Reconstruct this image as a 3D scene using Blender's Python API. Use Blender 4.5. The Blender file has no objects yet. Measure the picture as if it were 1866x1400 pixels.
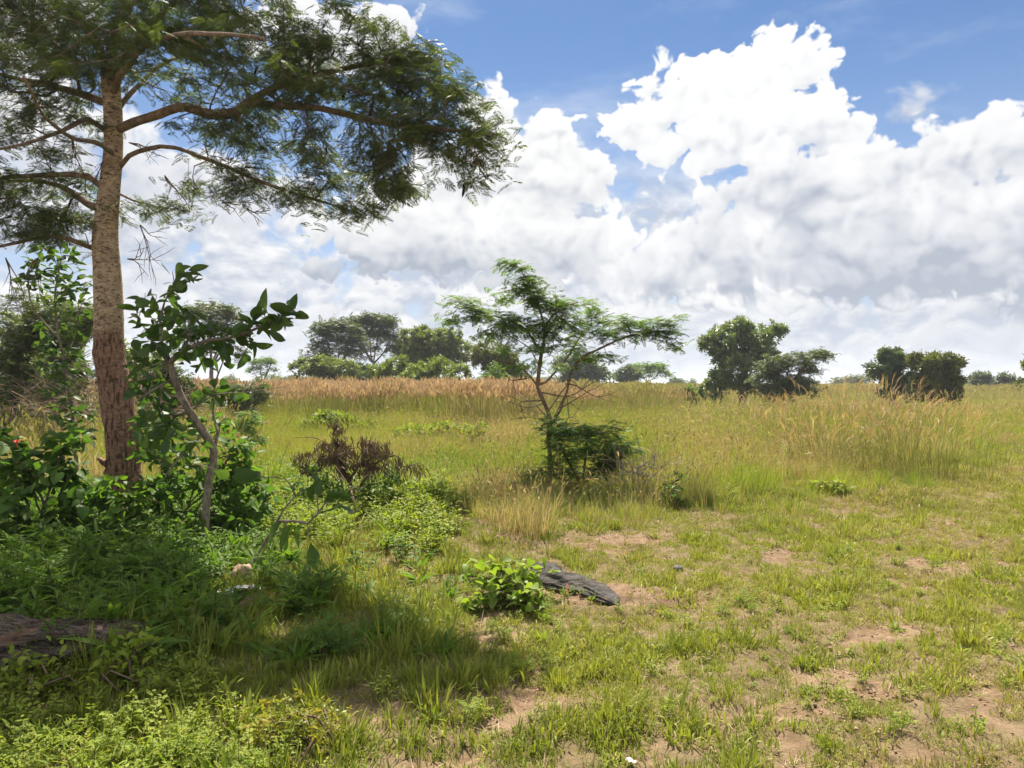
import bpy, math
import numpy as np
from math import radians, pi, sin, cos, atan2, sqrt
PI = math.pi
SC = bpy.context.scene
COL = SC.collection
FPX, CX, CY, EYE = 1374.0, 933.0, 700.0, 1.6

def P(px, py, d):
    """point at distance d along the street-side axis that the photo shows at px, py"""
    return np.array([(px - CX) / FPX * d, d, EYE - (py - CY) / FPX * d])

def G(px, py):
    d = EYE * FPX / (py - CY)
    return np.array([(px - CX) / FPX * d, d, 0.0])

# sun direction (towards the sun)
SUN_EL = radians(56)
SUN_AZ = radians(-3)          # from +Y, negative = to the left
SUN = np.array([sin(SUN_AZ) * cos(SUN_EL), cos(SUN_AZ) * cos(SUN_EL), sin(SUN_EL)])

# ------------------------------------------------------------------ node helpers
class S:
    """wraps a node socket so that maths reads like maths"""
    nt = None
    def __init__(s, v): s.v = v
    @staticmethod
    def put(sock, v):
        if isinstance(v, S): v = v.v
        if isinstance(v, bpy.types.NodeSocket): S.nt.links.new(v, sock)
        else: sock.default_value = v
    @staticmethod
    def m(op, a, b=None, c=None, clamp=False):
        n = S.nt.nodes.new('ShaderNodeMath'); n.operation = op; n.use_clamp = clamp
        S.put(n.inputs[0], a)
        if b is not None: S.put(n.inputs[1], b)
        if c is not None: S.put(n.inputs[2], c)
        return S(n.outputs[0])
    def __add__(s, o): return S.m('ADD', s, o)
    __radd__ = __add__
    def __sub__(s, o): return S.m('SUBTRACT', s, o)
    def __rsub__(s, o): return S.m('SUBTRACT', o, s)
    def __mul__(s, o): return S.m('MULTIPLY', s, o)
    __rmul__ = __mul__
    def __truediv__(s, o): return S.m('DIVIDE', s, o)

def node(kind, **kw):
    n = S.nt.nodes.new(kind)
    for k, v in kw.items(): setattr(n, k, v)
    return n
def sstep(x, a, b):
    n = node('ShaderNodeMapRange', interpolation_type='SMOOTHSTEP')
    S.put(n.inputs['Value'], x); n.inputs['From Min'].default_value = a; n.inputs['From Max'].default_value = b
    return S(n.outputs[0])
def lin(x, a, b, c=0.0, d=1.0):
    n = node('ShaderNodeMapRange')
    S.put(n.inputs['Value'], x); n.inputs['From Min'].default_value = a; n.inputs['From Max'].default_value = b
    n.inputs['To Min'].default_value = c; n.inputs['To Max'].default_value = d
    return S(n.outputs[0])
def noise(vec, scale, detail=4, rough=.5, dist=0.0, lac=2.0):
    n = node('ShaderNodeTexNoise')
    if vec is not None: S.put(n.inputs['Vector'], vec)
    n.inputs['Scale'].default_value = scale; n.inputs['Detail'].default_value = detail
    n.inputs['Roughness'].default_value = rough; n.inputs['Distortion'].default_value = dist
    n.inputs['Lacunarity'].default_value = lac
    return n
def vadd(a, b):
    n = node('ShaderNodeVectorMath', operation='ADD'); S.put(n.inputs[0], a); S.put(n.inputs[1], b); return S(n.outputs[0])
def vmul(a, b):
    n = node('ShaderNodeVectorMath', operation='MULTIPLY'); S.put(n.inputs[0], a); S.put(n.inputs[1], b); return S(n.outputs[0])
def vsub(a, b):
    n = node('ShaderNodeVectorMath', operation='SUBTRACT'); S.put(n.inputs[0], a); S.put(n.inputs[1], b); return S(n.outputs[0])
def vlen(a):
    n = node('ShaderNodeVectorMath', operation='LENGTH'); S.put(n.inputs[0], a); return S(n.outputs['Value'])
def mixc(f, a, b, blend='MIX'):
    n = node('ShaderNodeMix', data_type='RGBA', blend_type=blend)
    S.put(n.inputs[0], f)
    for k, v in ((6, a), (7, b)):
        if isinstance(v, (tuple, list)): v = tuple(v)[:3] + (1,)
        S.put(n.inputs[k], v)
    return S(n.outputs[2])
def ramp(fac, stops):
    n = node('ShaderNodeValToRGB'); S.put(n.inputs[0], fac)
    e = n.color_ramp.elements
    while len(e) < len(stops): e.new(.5)
    for k, (p, c) in enumerate(stops): e[k].position = p; e[k].color = tuple(c) + (1,)
    return S(n.outputs[0])
# ------------------------------------------------------------------ sky: nishita air with computed cumulus clouds
def _hash(ix, iy, seed):
    n = (ix.astype(np.int64) * 374761393 + iy.astype(np.int64) * 668265263 + seed * 974634777) & 0xffffffff
    n = ((n ^ (n >> 13)) * 1274126177) & 0xffffffff
    n = ((n ^ (n >> 16)) * 2246822519) & 0xffffffff
    return ((n ^ (n >> 15)) & 0xffffff).astype(np.float32) / 16777216.0
def vnoise(x, y, seed):
    ix = np.floor(x); iy = np.floor(y); fx = (x - ix).astype(np.float32); fy = (y - iy).astype(np.float32)
    fx = fx * fx * fx * (fx * (fx * 6 - 15) + 10); fy = fy * fy * fy * (fy * (fy * 6 - 15) + 10)
    a = _hash(ix, iy, seed); b = _hash(ix + 1, iy, seed); c = _hash(ix, iy + 1, seed); d = _hash(ix + 1, iy + 1, seed)
    return a + (b - a) * fx + (c - a) * fy + (a - b - c + d) * fx * fy
def fbm(x, y, seed, octs=5, g=.5, lac=2.03):
    t = 0; a = 1.0; s = 0
    for k in range(octs):
        t = t + a * vnoise(x + k * 17.3, y - k * 9.1, seed + k * 101); s += a; a *= g; x = x * lac; y = y * lac
    return t / s
def worley(x, y, seed, k=14.0):
    """rounded bumps: smooth-min distance to scattered points"""
    ix = np.floor(x); iy = np.floor(y); acc = 0
    for dx in (-1, 0, 1):
        for dy in (-1, 0, 1):
            jx = ix + dx; jy = iy + dy
            px = jx + .15 + .7 * _hash(jx, jy, seed); py = jy + .15 + .7 * _hash(jx, jy, seed + 7)
            d2 = (px - x) ** 2 + (py - y) ** 2
            acc = acc + np.exp(-k * d2)
    return 1 - np.clip(-np.log(acc + 1e-9) / k, 0, 1.0)
def billow(x, y, seed, octs=4, g=.5):
    t = 0; a = 1.0; s = 0
    for k in range(octs):
        w = worley(x, y, seed + 31 * k); t = t + a * (w ** 1.5); s += a; a *= g; x = x * 2.13 + 3.7; y = y * 2.13 + 1.9
    return t / s
def ss(a, b, x):
    t = np.clip((x - a) / (b - a), 0, 1); return t * t * (3 - 2 * t)
def cyl(px, py):
    U = (px - CX) / FPX; V = (CY - py) / FPX
    return math.atan(U), V / math.sqrt(1 + U * U)
def blur(a, r):
    r = int(max(1, r))
    for _ in range(2):
        for ax in (0, 1):
            c = np.cumsum(np.concatenate([np.repeat(a.take([0], ax), r + 1, ax), a, np.repeat(a.take([-1], ax), r, ax)], ax), ax)
            n = a.shape[ax]
            a = (np.take(c, np.arange(2 * r + 1, 2 * r + 1 + n), ax) - np.take(c, np.arange(0, n), ax)) / (2 * r + 1)
    return a.astype(np.float32)

U0, U1, V0, V1 = -1.0, 1.0, -.02, .78
def cloud_image(ppr=1300):
    """rgb = cloud colour, a = cover, over azimuth u and tangent of elevation v"""
    W_, H_ = int((U1 - U0) * ppr), int((V1 - V0) * ppr)
    u, v = np.meshgrid(np.linspace(U0, U1, W_, dtype=np.float32), np.linspace(V0, V1, H_, dtype=np.float32))
    # perspective shrink of the cloud texture towards the horizon
    wx = (fbm(u * 11, v * 13, 5, 4) - .5) * .05; wy = (fbm(u * 11 + 40, v * 13, 9, 4) - .5) * .04
    w2x = (fbm(u * 46, v * 50, 15, 4, .6) - .5) * .009; w2y = (fbm(u * 46 + 9, v * 50 + 4, 19, 4, .6) - .5) * .009
    uu, vv = u + wx, v + wy
    uf, vf = uu + w2x, vv + w2y
    B = billow(uf * 13, vf * 13, 3, 4, .48)
    Bs = billow(uf * 36, vf * 36, 77, 3, .45)
    Lo = fbm(uu * 7, vv * 9, 21, 5, .52)
    Fi = fbm(uf * 90, vf * 90, 33, 4, .6)
    rgb = np.zeros((H_, W_, 3), np.float32); al = np.zeros((H_, W_), np.float32)
    def over(c, m):
        nonlocal rgb, al
        m = np.clip(m, 0, 1)
        rgb = rgb * (1 - m[..., None]) + c * m[..., None]; al = al * (1 - m) + m
    def field(els, k):
        acc = np.full_like(u, -1.0)
        for (px, py, rx, ry) in els:
            cu, cv = cyl(px, py); rx, ry = rx / FPX * .95, ry / FPX
            f = (1 - np.sqrt(((uu - cu) / rx) ** 2 + ((vv - cv) / ry) ** 2)) * min(rx, ry)
            h = np.clip(.5 + .5 * (f - acc) / k, 0, 1)
            acc = acc * (1 - h) + f * h + k * h * (1 - h)
        return acc
    def shift(a, su, sv):
        dx, dy = int(su * ppr), int(sv * ppr)
        return np.roll(np.roll(a, -dy, 0), -dx, 1)
    def light(T, r0, slope, n=9, reach=.075, L=(-.25, 1.0)):
        """soft self shadow of the height field under a high light"""
        occ = np.zeros_like(T)
        for k in range(1, n + 1):
            s = reach * (k / n) ** 1.4
            occ = np.maximum(occ, (shift(T, L[0] * s, L[1] * s) - T - slope * s) / (s + r0))
        return np.clip(1 - occ, 0, 1)
    z_ = lambda q: ((q - q.mean()) / q.std()).astype(np.float32)
    B, Bs, Lo, Fi = z_(B), z_(Bs), z_(Lo), z_(Fi)
    def layer(els, amp=1.0, samp=1.0, lo_amp=1.0, w=.012, k=.010, lo=700, hi=400, white=(1.0, 1.0, 1.0), grey=(.56, .60, .69), dark=.5, kr=1.0, kl=.5, bias=0.0, opac=1.0, thr=0.0, patch=.10):
        E = field(els, k)
        h = E + B * .0100 * amp + Bs * .0044 * samp + np.maximum(Lo, -1.3) * .007 * lo_amp + Fi * .0005 + .001 - thr
        m = ss(0, w, h) * opac
        T = np.sqrt(np.clip(E + .01, 0, .15)) * .12 + B * .0075 * amp + Bs * .0042 * samp + Lo * .009
        lt = blur(light(T, .02, .45), 2)
        d = .008
        gv = (shift(T, 0, -d) - shift(T, 0, d)) / (2 * d); gu = (shift(T, d, 0) - shift(T, -d, 0)) / (2 * d)
        rel = blur(np.tanh((gv + gu * .3) * .55), 1)
        big = blur(T, ppr * .015); rb = np.tanh((shift(big, 0, -.02) - shift(big, 0, .02)) / .04 * 1.1)
        t = ss(cyl(CX, lo)[1], cyl(CX, hi)[1], vv + Lo * .014)
        bil = blur(np.clip(B * .5 + Bs * .35, -2.0, 1.2), 1)
        s = .64 - dark * (1 - t) + rel * .13 * kr + rb * .16 * kr + (lt - .8) * kl + bias + Lo * patch * (1 - t * .5) + bil * .13 * kr
        s = s + ss(.022, 0, h) * .12 * t
        s = np.clip(s, 0, 1.0)[..., None]
        over(np.array(grey, np.float32) * (1 - s) + np.array(white, np.float32) * s, m)
    # cirrus veils
    ci = fbm(u * 2.2 + v * 3.0, v * 9 - u * 1.3, 51, 6, .6); ci2 = fbm(uu * 12, vv * 22, 57, 5, .6)
    over(np.array((.80, .86, .95), np.float32), ss(.42, .80, ci * .75 + ci2 * .25) * .55)
    # banks near the horizon
    hb = fbm(uu * 9, vv * 16, 61, 6, .55)
    hb2 = np.roll(hb, -int(.010 * ppr), 0)
    hm = ss(.40, .58, hb + B * .045 + .25 * ss(.16, .06, v) + .16 - np.abs(v - .08) * 1.0) * ss(.33, .2, v) * .92
    hs = np.clip((hb - hb2) * 4.5 + .46 + B * .12 + Bs * .05, 0, 1)[..., None]
    over(np.array((.55, .60, .70), np.float32) * (1 - hs) + np.array((1.0, .99, .98), np.float32) * hs, hm)
    for els, kw in CLOUDS: layer(els, **kw)
    # everything melts into bright air right at the horizon
    hz = ss(.10, -.01, v) * .55
    rgb = rgb * (1 - hz[..., None] * (al[..., None] > 0)) + np.array((.80, .85, .92), np.float32) * hz[..., None] * al[..., None]
    c = np.where(al[..., None] > 1e-3, rgb / np.maximum(al[..., None], 1e-3), 1.0)
    return c.astype(np.float32), al.astype(np.float32)

CLOUDS = [
  # behind the big tree, left
  ([(80,250,240,80),(330,330,210,90),(120,420,280,50),(40,60,110,90),(-300,300,250,120)], dict(lo=520, hi=230, lo_amp=1.8, w=.03)),
  ([(695,68,66,56),(640,110,90,60),(560,60,110,60),(620,60,80,60)], dict(lo=250, hi=40, dark=.3, w=.008)),
  # lower left puffs
  ([(300,510,110,36),(430,545,90,34),(180,560,160,30),(480,610,120,30),(-100,560,160,50)], dict(lo=620, hi=480, lo_amp=1.4, w=.03)),
  ([(640,520,110,34),(700,580,160,40),(830,560,160,42),(600,570,60,40),(560,650,160,26),(760,640,200,30),(960,640,160,30)], dict(amp=.8, lo=690, hi=490, lo_amp=1.2, w=.02, dark=.5)),
  # towering heap left of centre
  ([(995,225,50,46),(893,205,48,50),(930,290,110,74),(850,350,150,96),(1010,330,100,70),(1080,345,56,46),(1130,366,56,28),(1175,360,34,18),(780,430,230,90),(930,440,190,80),(620,480,110,34),(1030,470,80,50),(1050,420,60,50)],
     dict(lo=540, hi=360, dark=.55, w=.009, thr=.005, white=(1.02,1.02,1.01), grey=(.44,.49,.58))),
  # big bright heap
  ([(1390,105,84,74),(1470,140,75,64),(1200,170,62,58),(1300,180,130,90),(1180,225,94,66),(1500,190,60,84),(1400,250,160,70),(1100,208,28,14),(1240,268,90,34),(1510,260,60,60)],
     dict(lo=440, hi=140, dark=.24, bias=.12, w=.008, thr=.002, samp=1.3, white=(1.04,1.04,1.03), grey=(.62,.66,.74), kr=1.1, lo_amp=.6, patch=.07)),
  # broken wisp at the right
  ([(1715,130,40,16),(1665,165,46,20),(1640,205,66,28),(1745,165,14,24)], dict(lo=300, hi=100, w=.04, lo_amp=1.2, opac=.9)),
  # wide grey mass on the right
  ([(1800,280,160,70),(1660,330,170,70),(1480,380,190,100),(1370,375,60,56),(1410,320,60,50),(1440,450,230,100),(1240,450,60,30),(1700,430,260,110),(1330,500,180,50),(1600,500,250,64),(1900,480,220,100),(2150,350,250,150)],
     dict(lo=575, hi=380, dark=.66, lo_amp=1.0, w=.009, white=(.98,.98,.99), grey=(.47,.52,.61), kr=1.3, kl=.6, patch=.05)),
  # flat banks below it
  ([(1500,555,120,26),(1700,560,190,32),(1850,620,150,34),(1640,630,120,22),(1420,545,80,22),(2000,560,150,40)], dict(amp=.8, lo=660, hi=530, w=.02, dark=.5, grey=(.54,.59,.68), opac=.92)),
  ([(1180,560,90,24),(1300,590,120,22),(1150,610,90,18),(1420,650,150,16),(1760,675,180,14)], dict(amp=.7, lo=660, hi=530, w=.03, dark=.4, grey=(.60,.65,.74), opac=.8)),
]
def build_world():
    w = bpy.data.worlds.new('World'); SC.world = w; w.use_nodes = True
    nt = w.node_tree; nt.nodes.clear(); S.nt = nt
    out = node('ShaderNodeOutputWorld'); bg = node('ShaderNodeBackground'); bg.inputs[1].default_value = 0.08
    nt.links.new(bg.outputs[0], out.inputs[0])
    sky = node('ShaderNodeTexSky', sky_type='NISHITA')
    sky.sun_disc = False; sky.sun_elevation = SUN_EL; sky.sun_rotation = SUN_AZ
    sky.air_density = 1.0; sky.dust_density = 0.8; sky.ozone_density = 2.0; sky.altitude = 1100
    D = S(node('ShaderNodeTexCoord').outputs['Generated'])
    sep = node('ShaderNodeSeparateXYZ'); S.put(sep.inputs[0], D)
    x, y, z = (S(sep.outputs[k]) for k in range(3))
    az = S.m('ARCTAN2', x, y)
    v = z / S.m('MAXIMUM', S.m('SQRT', x * x + y * y), .02)
    cmb = node('ShaderNodeCombineXYZ')
    S.put(cmb.inputs[0], (az - U0) * (1 / (U1 - U0))); S.put(cmb.inputs[1], (v - V0) * (1 / (V1 - V0)))
    rgb, al = cloud_image(1100)
    h, wd = al.shape
    im = bpy.data.images.new('cloud_field', wd, h, alpha=True, float_buffer=True)
    im.colorspace_settings.name = 'Non-Color'; im.alpha_mode = 'CHANNEL_PACKED'
    im.pixels.foreach_set(np.concatenate([rgb, al[..., None]], 2).astype(np.float32).ravel()); im.update()
    tx = node('ShaderNodeTexImage', extension='CLIP', interpolation='Linear'); tx.image = im
    S.put(tx.inputs[0], S(cmb.outputs[0]))
    col = mixc(1.0, S(sky.outputs[0]), SKYT, 'MULTIPLY')
    veil = S.m('POWER', sstep(v, .55, -.02), 1.5)
    col = mixc(veil * .74, col, tuple(c * CLK for c in (.66, .76, .91)))
    # unseen clouds round the rest of the sky, brightened to fill the shade
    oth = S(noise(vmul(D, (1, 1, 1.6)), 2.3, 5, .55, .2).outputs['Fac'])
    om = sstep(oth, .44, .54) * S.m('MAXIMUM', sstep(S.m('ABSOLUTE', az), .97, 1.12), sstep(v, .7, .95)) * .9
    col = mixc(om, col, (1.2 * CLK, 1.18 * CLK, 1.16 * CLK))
    cc = mixc(1.0, S(tx.outputs['Color']), (CLK, CLK, CLK), 'MULTIPLY')
    cc.v.node.clamp_result = False
    col = mixc(S(tx.outputs['Alpha']), col, cc)
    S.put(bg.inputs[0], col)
    w.cycles.sampling_method = 'MANUAL'; w.cycles.sample_map_resolution = 512

SKYT = (.36, .47, .57)
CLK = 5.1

def build_camera_sun():
    cd = bpy.data.cameras.new('camera'); cd.sensor_width = 36; cd.lens = 36 * FPX / 1866; cd.clip_end = 12000; cd.clip_start = .05
    cam = bpy.data.objects.new('camera', cd); COL.objects.link(cam)
    cam.location = (0, 0, EYE); cam.rotation_euler = (pi / 2, 0, 0); SC.camera = cam
    sd = bpy.data.lights.new('sun', 'SUN'); sd.energy = 4.9; sd.angle = radians(.53); sd.color = (1.0, .915, .775)
    so = bpy.data.objects.new('sun', sd); COL.objects.link(so)
    from mathutils import Vector
    so.rotation_euler = Vector(SUN).to_track_quat('Z', 'Y').to_euler(); so.location = (0, 0, 30)
    SC.view_settings.view_transform = 'Standard'; SC.view_settings.look = 'None'
    SC.view_settings.exposure = EXPO; SC.view_settings.gamma = 1
    SC.cycles.max_bounces = 5; SC.cycles.diffuse_bounces = 3; SC.cycles.glossy_bounces = 2
    SC.cycles.transmission_bounces = 4; SC.cycles.transparent_max_bounces = 4
    SC.cycles.caustics_reflective = False; SC.cycles.caustics_refractive = False
EXPO = 1.3
# ------------------------------------------------------------------ mesh collecting
class Geo:
    """collects vertices, quads and triangles; every vertex carries (tint, along, kind)"""
    def __init__(s): s.V = []; s.Q = []; s.T = []; s.A = []; s.n = 0
    def add(s, V, Q=None, T=None, A=None):
        V = np.asarray(V, np.float32).reshape(-1, 3)
        if Q is not None and len(Q): s.Q.append(np.asarray(Q, np.int64).reshape(-1, 4) + s.n)
        if T is not None and len(T): s.T.append(np.asarray(T, np.int64).reshape(-1, 3) + s.n)
        if A is None: A = np.zeros((len(V), 3), np.float32)
        s.V.append(V); s.A.append(np.asarray(A, np.float32).reshape(-1, 3)); s.n += len(V)
        return s
    def arrays(s):
        z = lambda L, k: np.concatenate(L) if L else np.zeros((0, k), np.int64)
        return np.concatenate(s.V), z(s.Q, 4), z(s.T, 3), np.concatenate(s.A)
    def inst(s, tpl, M, T, tint=None, kind=None):
        """tpl = (V,Q,T,A); M (N,3,3) columns = axes; T (N,3)"""
        V, Q, Tr, A = tpl; N = len(T)
        if N == 0: return s
        W = np.einsum('nij,vj->nvi', M, V) + T[:, None, :]
        off = (np.arange(N) * len(V))[:, None, None]
        AA = np.repeat(A[None], N, 0).copy()
        if tint is not None: AA[:, :, 0] = np.clip(tint[:, None] + (A[None, :, 0] - .5) * .5, 0, 1)
        if kind is not None: AA[:, :, 2] = kind[:, None]
        return s.add(W.reshape(-1, 3), (Q[None] + off).reshape(-1, 4) if len(Q) else None,
                     (Tr[None] + off).reshape(-1, 3) if len(Tr) else None, AA.reshape(-1, 3))
    def mesh(s, name, mat, smooth=False):
        V, Q, T, A = s.arrays()
        me = bpy.data.meshes.new(name)
        me.vertices.add(len(V)); me.vertices.foreach_set('co', V.ravel())
        li = np.concatenate([Q.ravel(), T.ravel()]).astype(np.int32)
        me.loops.add(len(li)); me.loops.foreach_set('vertex_index', li)
        npoly = len(Q) + len(T); me.polygons.add(npoly)
        st = np.concatenate([np.arange(len(Q)) * 4, len(Q) * 4 + np.arange(len(T)) * 3]).astype(np.int32)
        me.polygons.foreach_set('loop_start', st)
        if smooth: me.polygons.foreach_set('use_smooth', np.ones(npoly, bool))
        at = me.attributes.new('dat', 'FLOAT_COLOR', 'POINT')
        at.data.foreach_set('color', np.concatenate([A, np.ones((len(A), 1), np.float32)], 1).ravel())
        me.update(calc_edges=True)
        if mat: me.materials.append(mat)
        return me
    def obj(s, name, mat, parent=None, smooth=False, link=True, origin=None):
        if origin is not None:
            o_ = np.asarray(origin, np.float32); s.V = [v - o_ for v in s.V]
        o = bpy.data.objects.new(name, s.mesh(name, mat, smooth))
        if link: COL.objects.link(o)
        if parent is not None: o.parent = parent
        return o

def tag(o, label=None, cat=None, group=None, kind=None):
    if label: o['label'] = label
    if cat: o['category'] = cat
    if group: o['group'] = group
    if kind: o['kind'] = kind
    return o
def empty(name, loc, label, cat, group=None):
    o = bpy.data.objects.new(name, None); COL.objects.link(o); o.location = tuple(float(c) for c in loc)
    o.empty_display_size = .2
    return tag(o, label, cat, group)
def copy_thing(src, loc, rotz, scale, label=None, group=None):
    r = src.copy(); COL.objects.link(r); r.location = tuple(float(c) for c in loc); r.rotation_euler = (0, 0, rotz); r.scale = (scale[0], scale[0], scale[1]) if not np.isscalar(scale) else (scale,) * 3
    if label: r['label'] = label
    if group: r['group'] = group
    for ch in list(src.children):
        c = ch.copy(); COL.objects.link(c); c.parent = r
        for g in list(ch.children):
            d = g.copy(); COL.objects.link(d); d.parent = c
    return r

def norm(a):
    a = np.asarray(a, float); return a / (np.linalg.norm(a, axis=-1, keepdims=True) + 1e-9)
def frames(X, up, roll=None):
    """columns: X = direction, Z near up"""
    X = norm(X); Y = norm(np.cross(up, X)); Z = np.cross(X, Y)
    if roll is not None:
        c, s_ = np.cos(roll)[:, None], np.sin(roll)[:, None]
        Y, Z = Y * c + Z * s_, Z * c - Y * s_
    return np.stack([X, Y, Z], -1)

def tube(geo, path, rad, sides=6, tint=.5, kind=0., bump=0., rng=None, cap=True, flat=1.0, v0=0.):
    path = np.asarray(path, float); n = len(path); rad = np.broadcast_to(np.asarray(rad, float), (n,))
    d = np.gradient(path, axis=0); d = norm(d)
    ref = np.array([0, 1., 0]) if abs(d[0][2]) > .8 else np.array([0, 0, 1.])
    a = norm(np.cross(d, ref)); b = np.cross(d, a)
    th = np.linspace(0, 2 * pi, sides, endpoint=False)
    R = rad[:, None] * np.ones((n, sides))
    if bump and rng is not None:
        g = rng.normal(size=(n, sides)); g = (g + np.roll(g, 1, 1) + np.roll(g, 1, 0)) / 1.73
        R = R * (1 + bump * g)
    V = path[:, None] + R[..., None] * (np.cos(th)[None, :, None] * a[:, None] + flat * np.sin(th)[None, :, None] * b[:, None])
    i = np.arange(n - 1)[:, None] * sides; j = np.arange(sides)[None]; j2 = (j + 1) % sides
    Q = np.stack([i + j, i + j2, i + sides + j2, i + sides + j], -1).reshape(-1, 4)
    A = np.zeros((n, sides, 3), np.float32); A[..., 0] = tint; A[..., 1] = np.linspace(0, 1, n)[:, None]; A[..., 2] = kind
    V = V.reshape(-1, 3); A = A.reshape(-1, 3); T = []
    if cap:
        V = np.vstack([V, path[-1] + d[-1] * rad[-1] * .5, path[0]]); A = np.vstack([A, A[-1], A[0]])
        e = (n - 1) * sides
        T = [[e + k, e + (k + 1) % sides, n * sides] for k in range(sides)] + [[(k + 1) % sides, k, n * sides + 1] for k in range(sides)]
    geo.add(V, Q, np.array(T) if len(T) else None, A)

def spline(pts, step):
    """smooth resampling of a polyline (Catmull-Rom)"""
    p = np.asarray(pts, float)
    if len(p) == 2:
        n = max(2, int(np.linalg.norm(p[1] - p[0]) / step) + 1); t = np.linspace(0, 1, n)[:, None]; return p[0] * (1 - t) + p[1] * t
    q = np.vstack([2 * p[0] - p[1], p, 2 * p[-1] - p[-2]]); out = []
    for k in range(len(p) - 1):
        a, b, c, d = q[k:k + 4]; n = max(1, int(np.linalg.norm(c - b) / step))
        t = np.linspace(0, 1, n, endpoint=False)[:, None]
        out.append(.5 * ((2 * b) + (c - a) * t + (2 * a - 5 * b + 4 * c - d) * t ** 2 + (3 * b - a - 3 * c + d) * t ** 3))
    return np.vstack(out + [p[-1:]])

# ------------------------------------------------------------------ leaf templates (length 1 along +X, flat in XY)
def tpl(geo): return geo.arrays()
def leaf_lens(L=1., w=.4, fold=.08, droop=.15, n=3, stem=0., pos=.45, tint=.5):
    """a leaf blade: n stations, folded at the midrib"""
    g = Geo(); t = np.linspace(0, 1, n + 2); V = []; A = []
    for k, s in enumerate(t):
        ww = w * .5 * (sin(pi * s ** (math.log(.5) / math.log(pos))) ** .8 if 0 < s < 1 else 0)
        x = stem + (L - stem) * s; z = -droop * s * s * L
        if 0 < s < 1: V += [(x, -ww, z + fold * ww * 2), (x, 0, z), (x, ww, z + fold * ww * 2)]; A += [(tint - .06, s, 0), (tint + .1, s, 0), (tint + .06, s, 0)]
        else: V.append((x, 0, z)); A.append((tint, s, 0))
    Q = []; T = []; m = n
    T += [(0, 2, 1), (0, 3, 2)]
    for k in range(m - 1):
        b = 1 + 3 * k; Q += [(b, b + 1, b + 4, b + 3), (b + 1, b + 2, b + 5, b + 4)]
    b = 1 + 3 * (m - 1); e = len(V) - 1
    T += [(b, b + 1, e), (b + 1, b + 2, e)]
    if stem > 0:
        s0 = len(V); V += [(0, -.008, 0), (0, .008, 0), (stem, .008, 0), (stem, -.008, 0)]; A += [(tint, 0, .5)] * 4; Q.append((s0, s0 + 1, s0 + 2, s0 + 3))
    return g.add(V, Q, T, A).arrays()
def heart_leaf(fold=.1, droop=.2):
    g = Geo()
    P_ = [(0, 0), (-.12, .16), (-.10, .34), (.12, .46), (.42, .42), (.72, .22), (1, 0)]
    V = [(x, -y, fold * y * 2 - droop * max(x, 0) ** 2) for x, y in P_] + [(x, y, fold * y * 2 - droop * max(x, 0) ** 2) for x, y in P_[1:-1]] + [(.12, 0, 0), (.42, 0, -droop * .17), (.72, 0, -droop * .5)]
    # indices: 0 base, 1-5 left, 6 tip, 7-11 right, 12-14 mid
    Q = [(3, 12, 13, 4), (4, 13, 14, 5), (12, 9, 10, 13), (13, 10, 11, 14)]
    T = [(5, 14, 6), (14, 11, 6), (0, 12, 2), (2, 12, 3), (0, 2, 1), (0, 8, 12), (8, 9, 12), (0, 7, 8)]
    A = [(.5 + .1 * (1 if y > 0 else -1), x, 0) for x, y, z in V]
    return g.add(V, Q, T, A).arrays()
def quad_leaf(x0, y0, ang, L, w, z0=0., dz=0., tint=.5, kind=0., tilt=0.):
    c, s_ = cos(ang), sin(ang)
    def q(a, b, z): return (x0 + a * c - b * s_, y0 + a * s_ + b * c, z0 + z)
    V = [q(0, 0, 0), q(L * .5, -w * .5, dz * .4 + tilt * w), q(L, 0, dz), q(L * .5, w * .5, dz * .4 - tilt * w)]
    return V, [(0, 1, 2, 3)], [(tint, .2, kind), (tint, .6, kind), (tint, 1, kind), (tint, .6, kind)]
def frond(pairs=9, pin=.36, w=.085, droop=.18, angle=62, rng=None, pd=-.12):
    """twice-pinnate leaf: a stalk with pairs of narrow feathery pinnae"""
    g = Geo(); rng = rng or np.random.default_rng(1)
    g.add([(0, -.006, 0), (.5, -.005, -droop * .25), (1, 0, -droop), (.5, .005, -droop * .25), (0, .006, 0)], [(0, 1, 3, 4)], [(1, 2, 3)], [(.5, 0, .5)] * 5)
    for k in range(pairs):
        s = .16 + .82 * k / (pairs - 1); l = pin * (.55 + .45 * sin(pi * min(1, .25 + s * .85))) * (1 if k < pairs - 1 else .75)
        for sd in (-1, 1):
            a = sd * radians(angle - 22 * s + rng.uniform(-5, 5))
            V, Q, A = quad_leaf(s, 0, a, l, w, -droop * s * s, pd * l * 1.2, .5 + rng.uniform(-.2, .2), tilt=rng.uniform(-.35, .35))
            g.add(V, Q, None, A)
    return g.arrays()
def cluster(n=6, w=.36, spread=1., rng=None, L=1.):
    """a tuft of simple leaves round a twig end"""
    g = Geo(); rng = rng or np.random.default_rng(2)
    for k in range(n):
        a = 2 * pi * k / n + rng.uniform(-.4, .4); e = rng.uniform(-.5, .7) * spread
        l = L * rng.uniform(.7, 1.1)
        d = np.array([[cos(a) * cos(e), sin(a) * cos(e), sin(e)]])
        M = frames(d, np.array([[0, 0, 1.]]) + rng.normal(0, .2, (1, 3)))
        V, Q, A = quad_leaf(.06, 0, 0, l, w * l, 0, -.12 * l, rng.uniform(.2, .8), tilt=.25)
        g.inst((np.array(V), np.array(Q), np.zeros((0, 3), int), np.array(A)), M, np.array([[0, 0, 0.]]) + rng.normal(0, .12, (1, 3)))
    return g.arrays()
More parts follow.
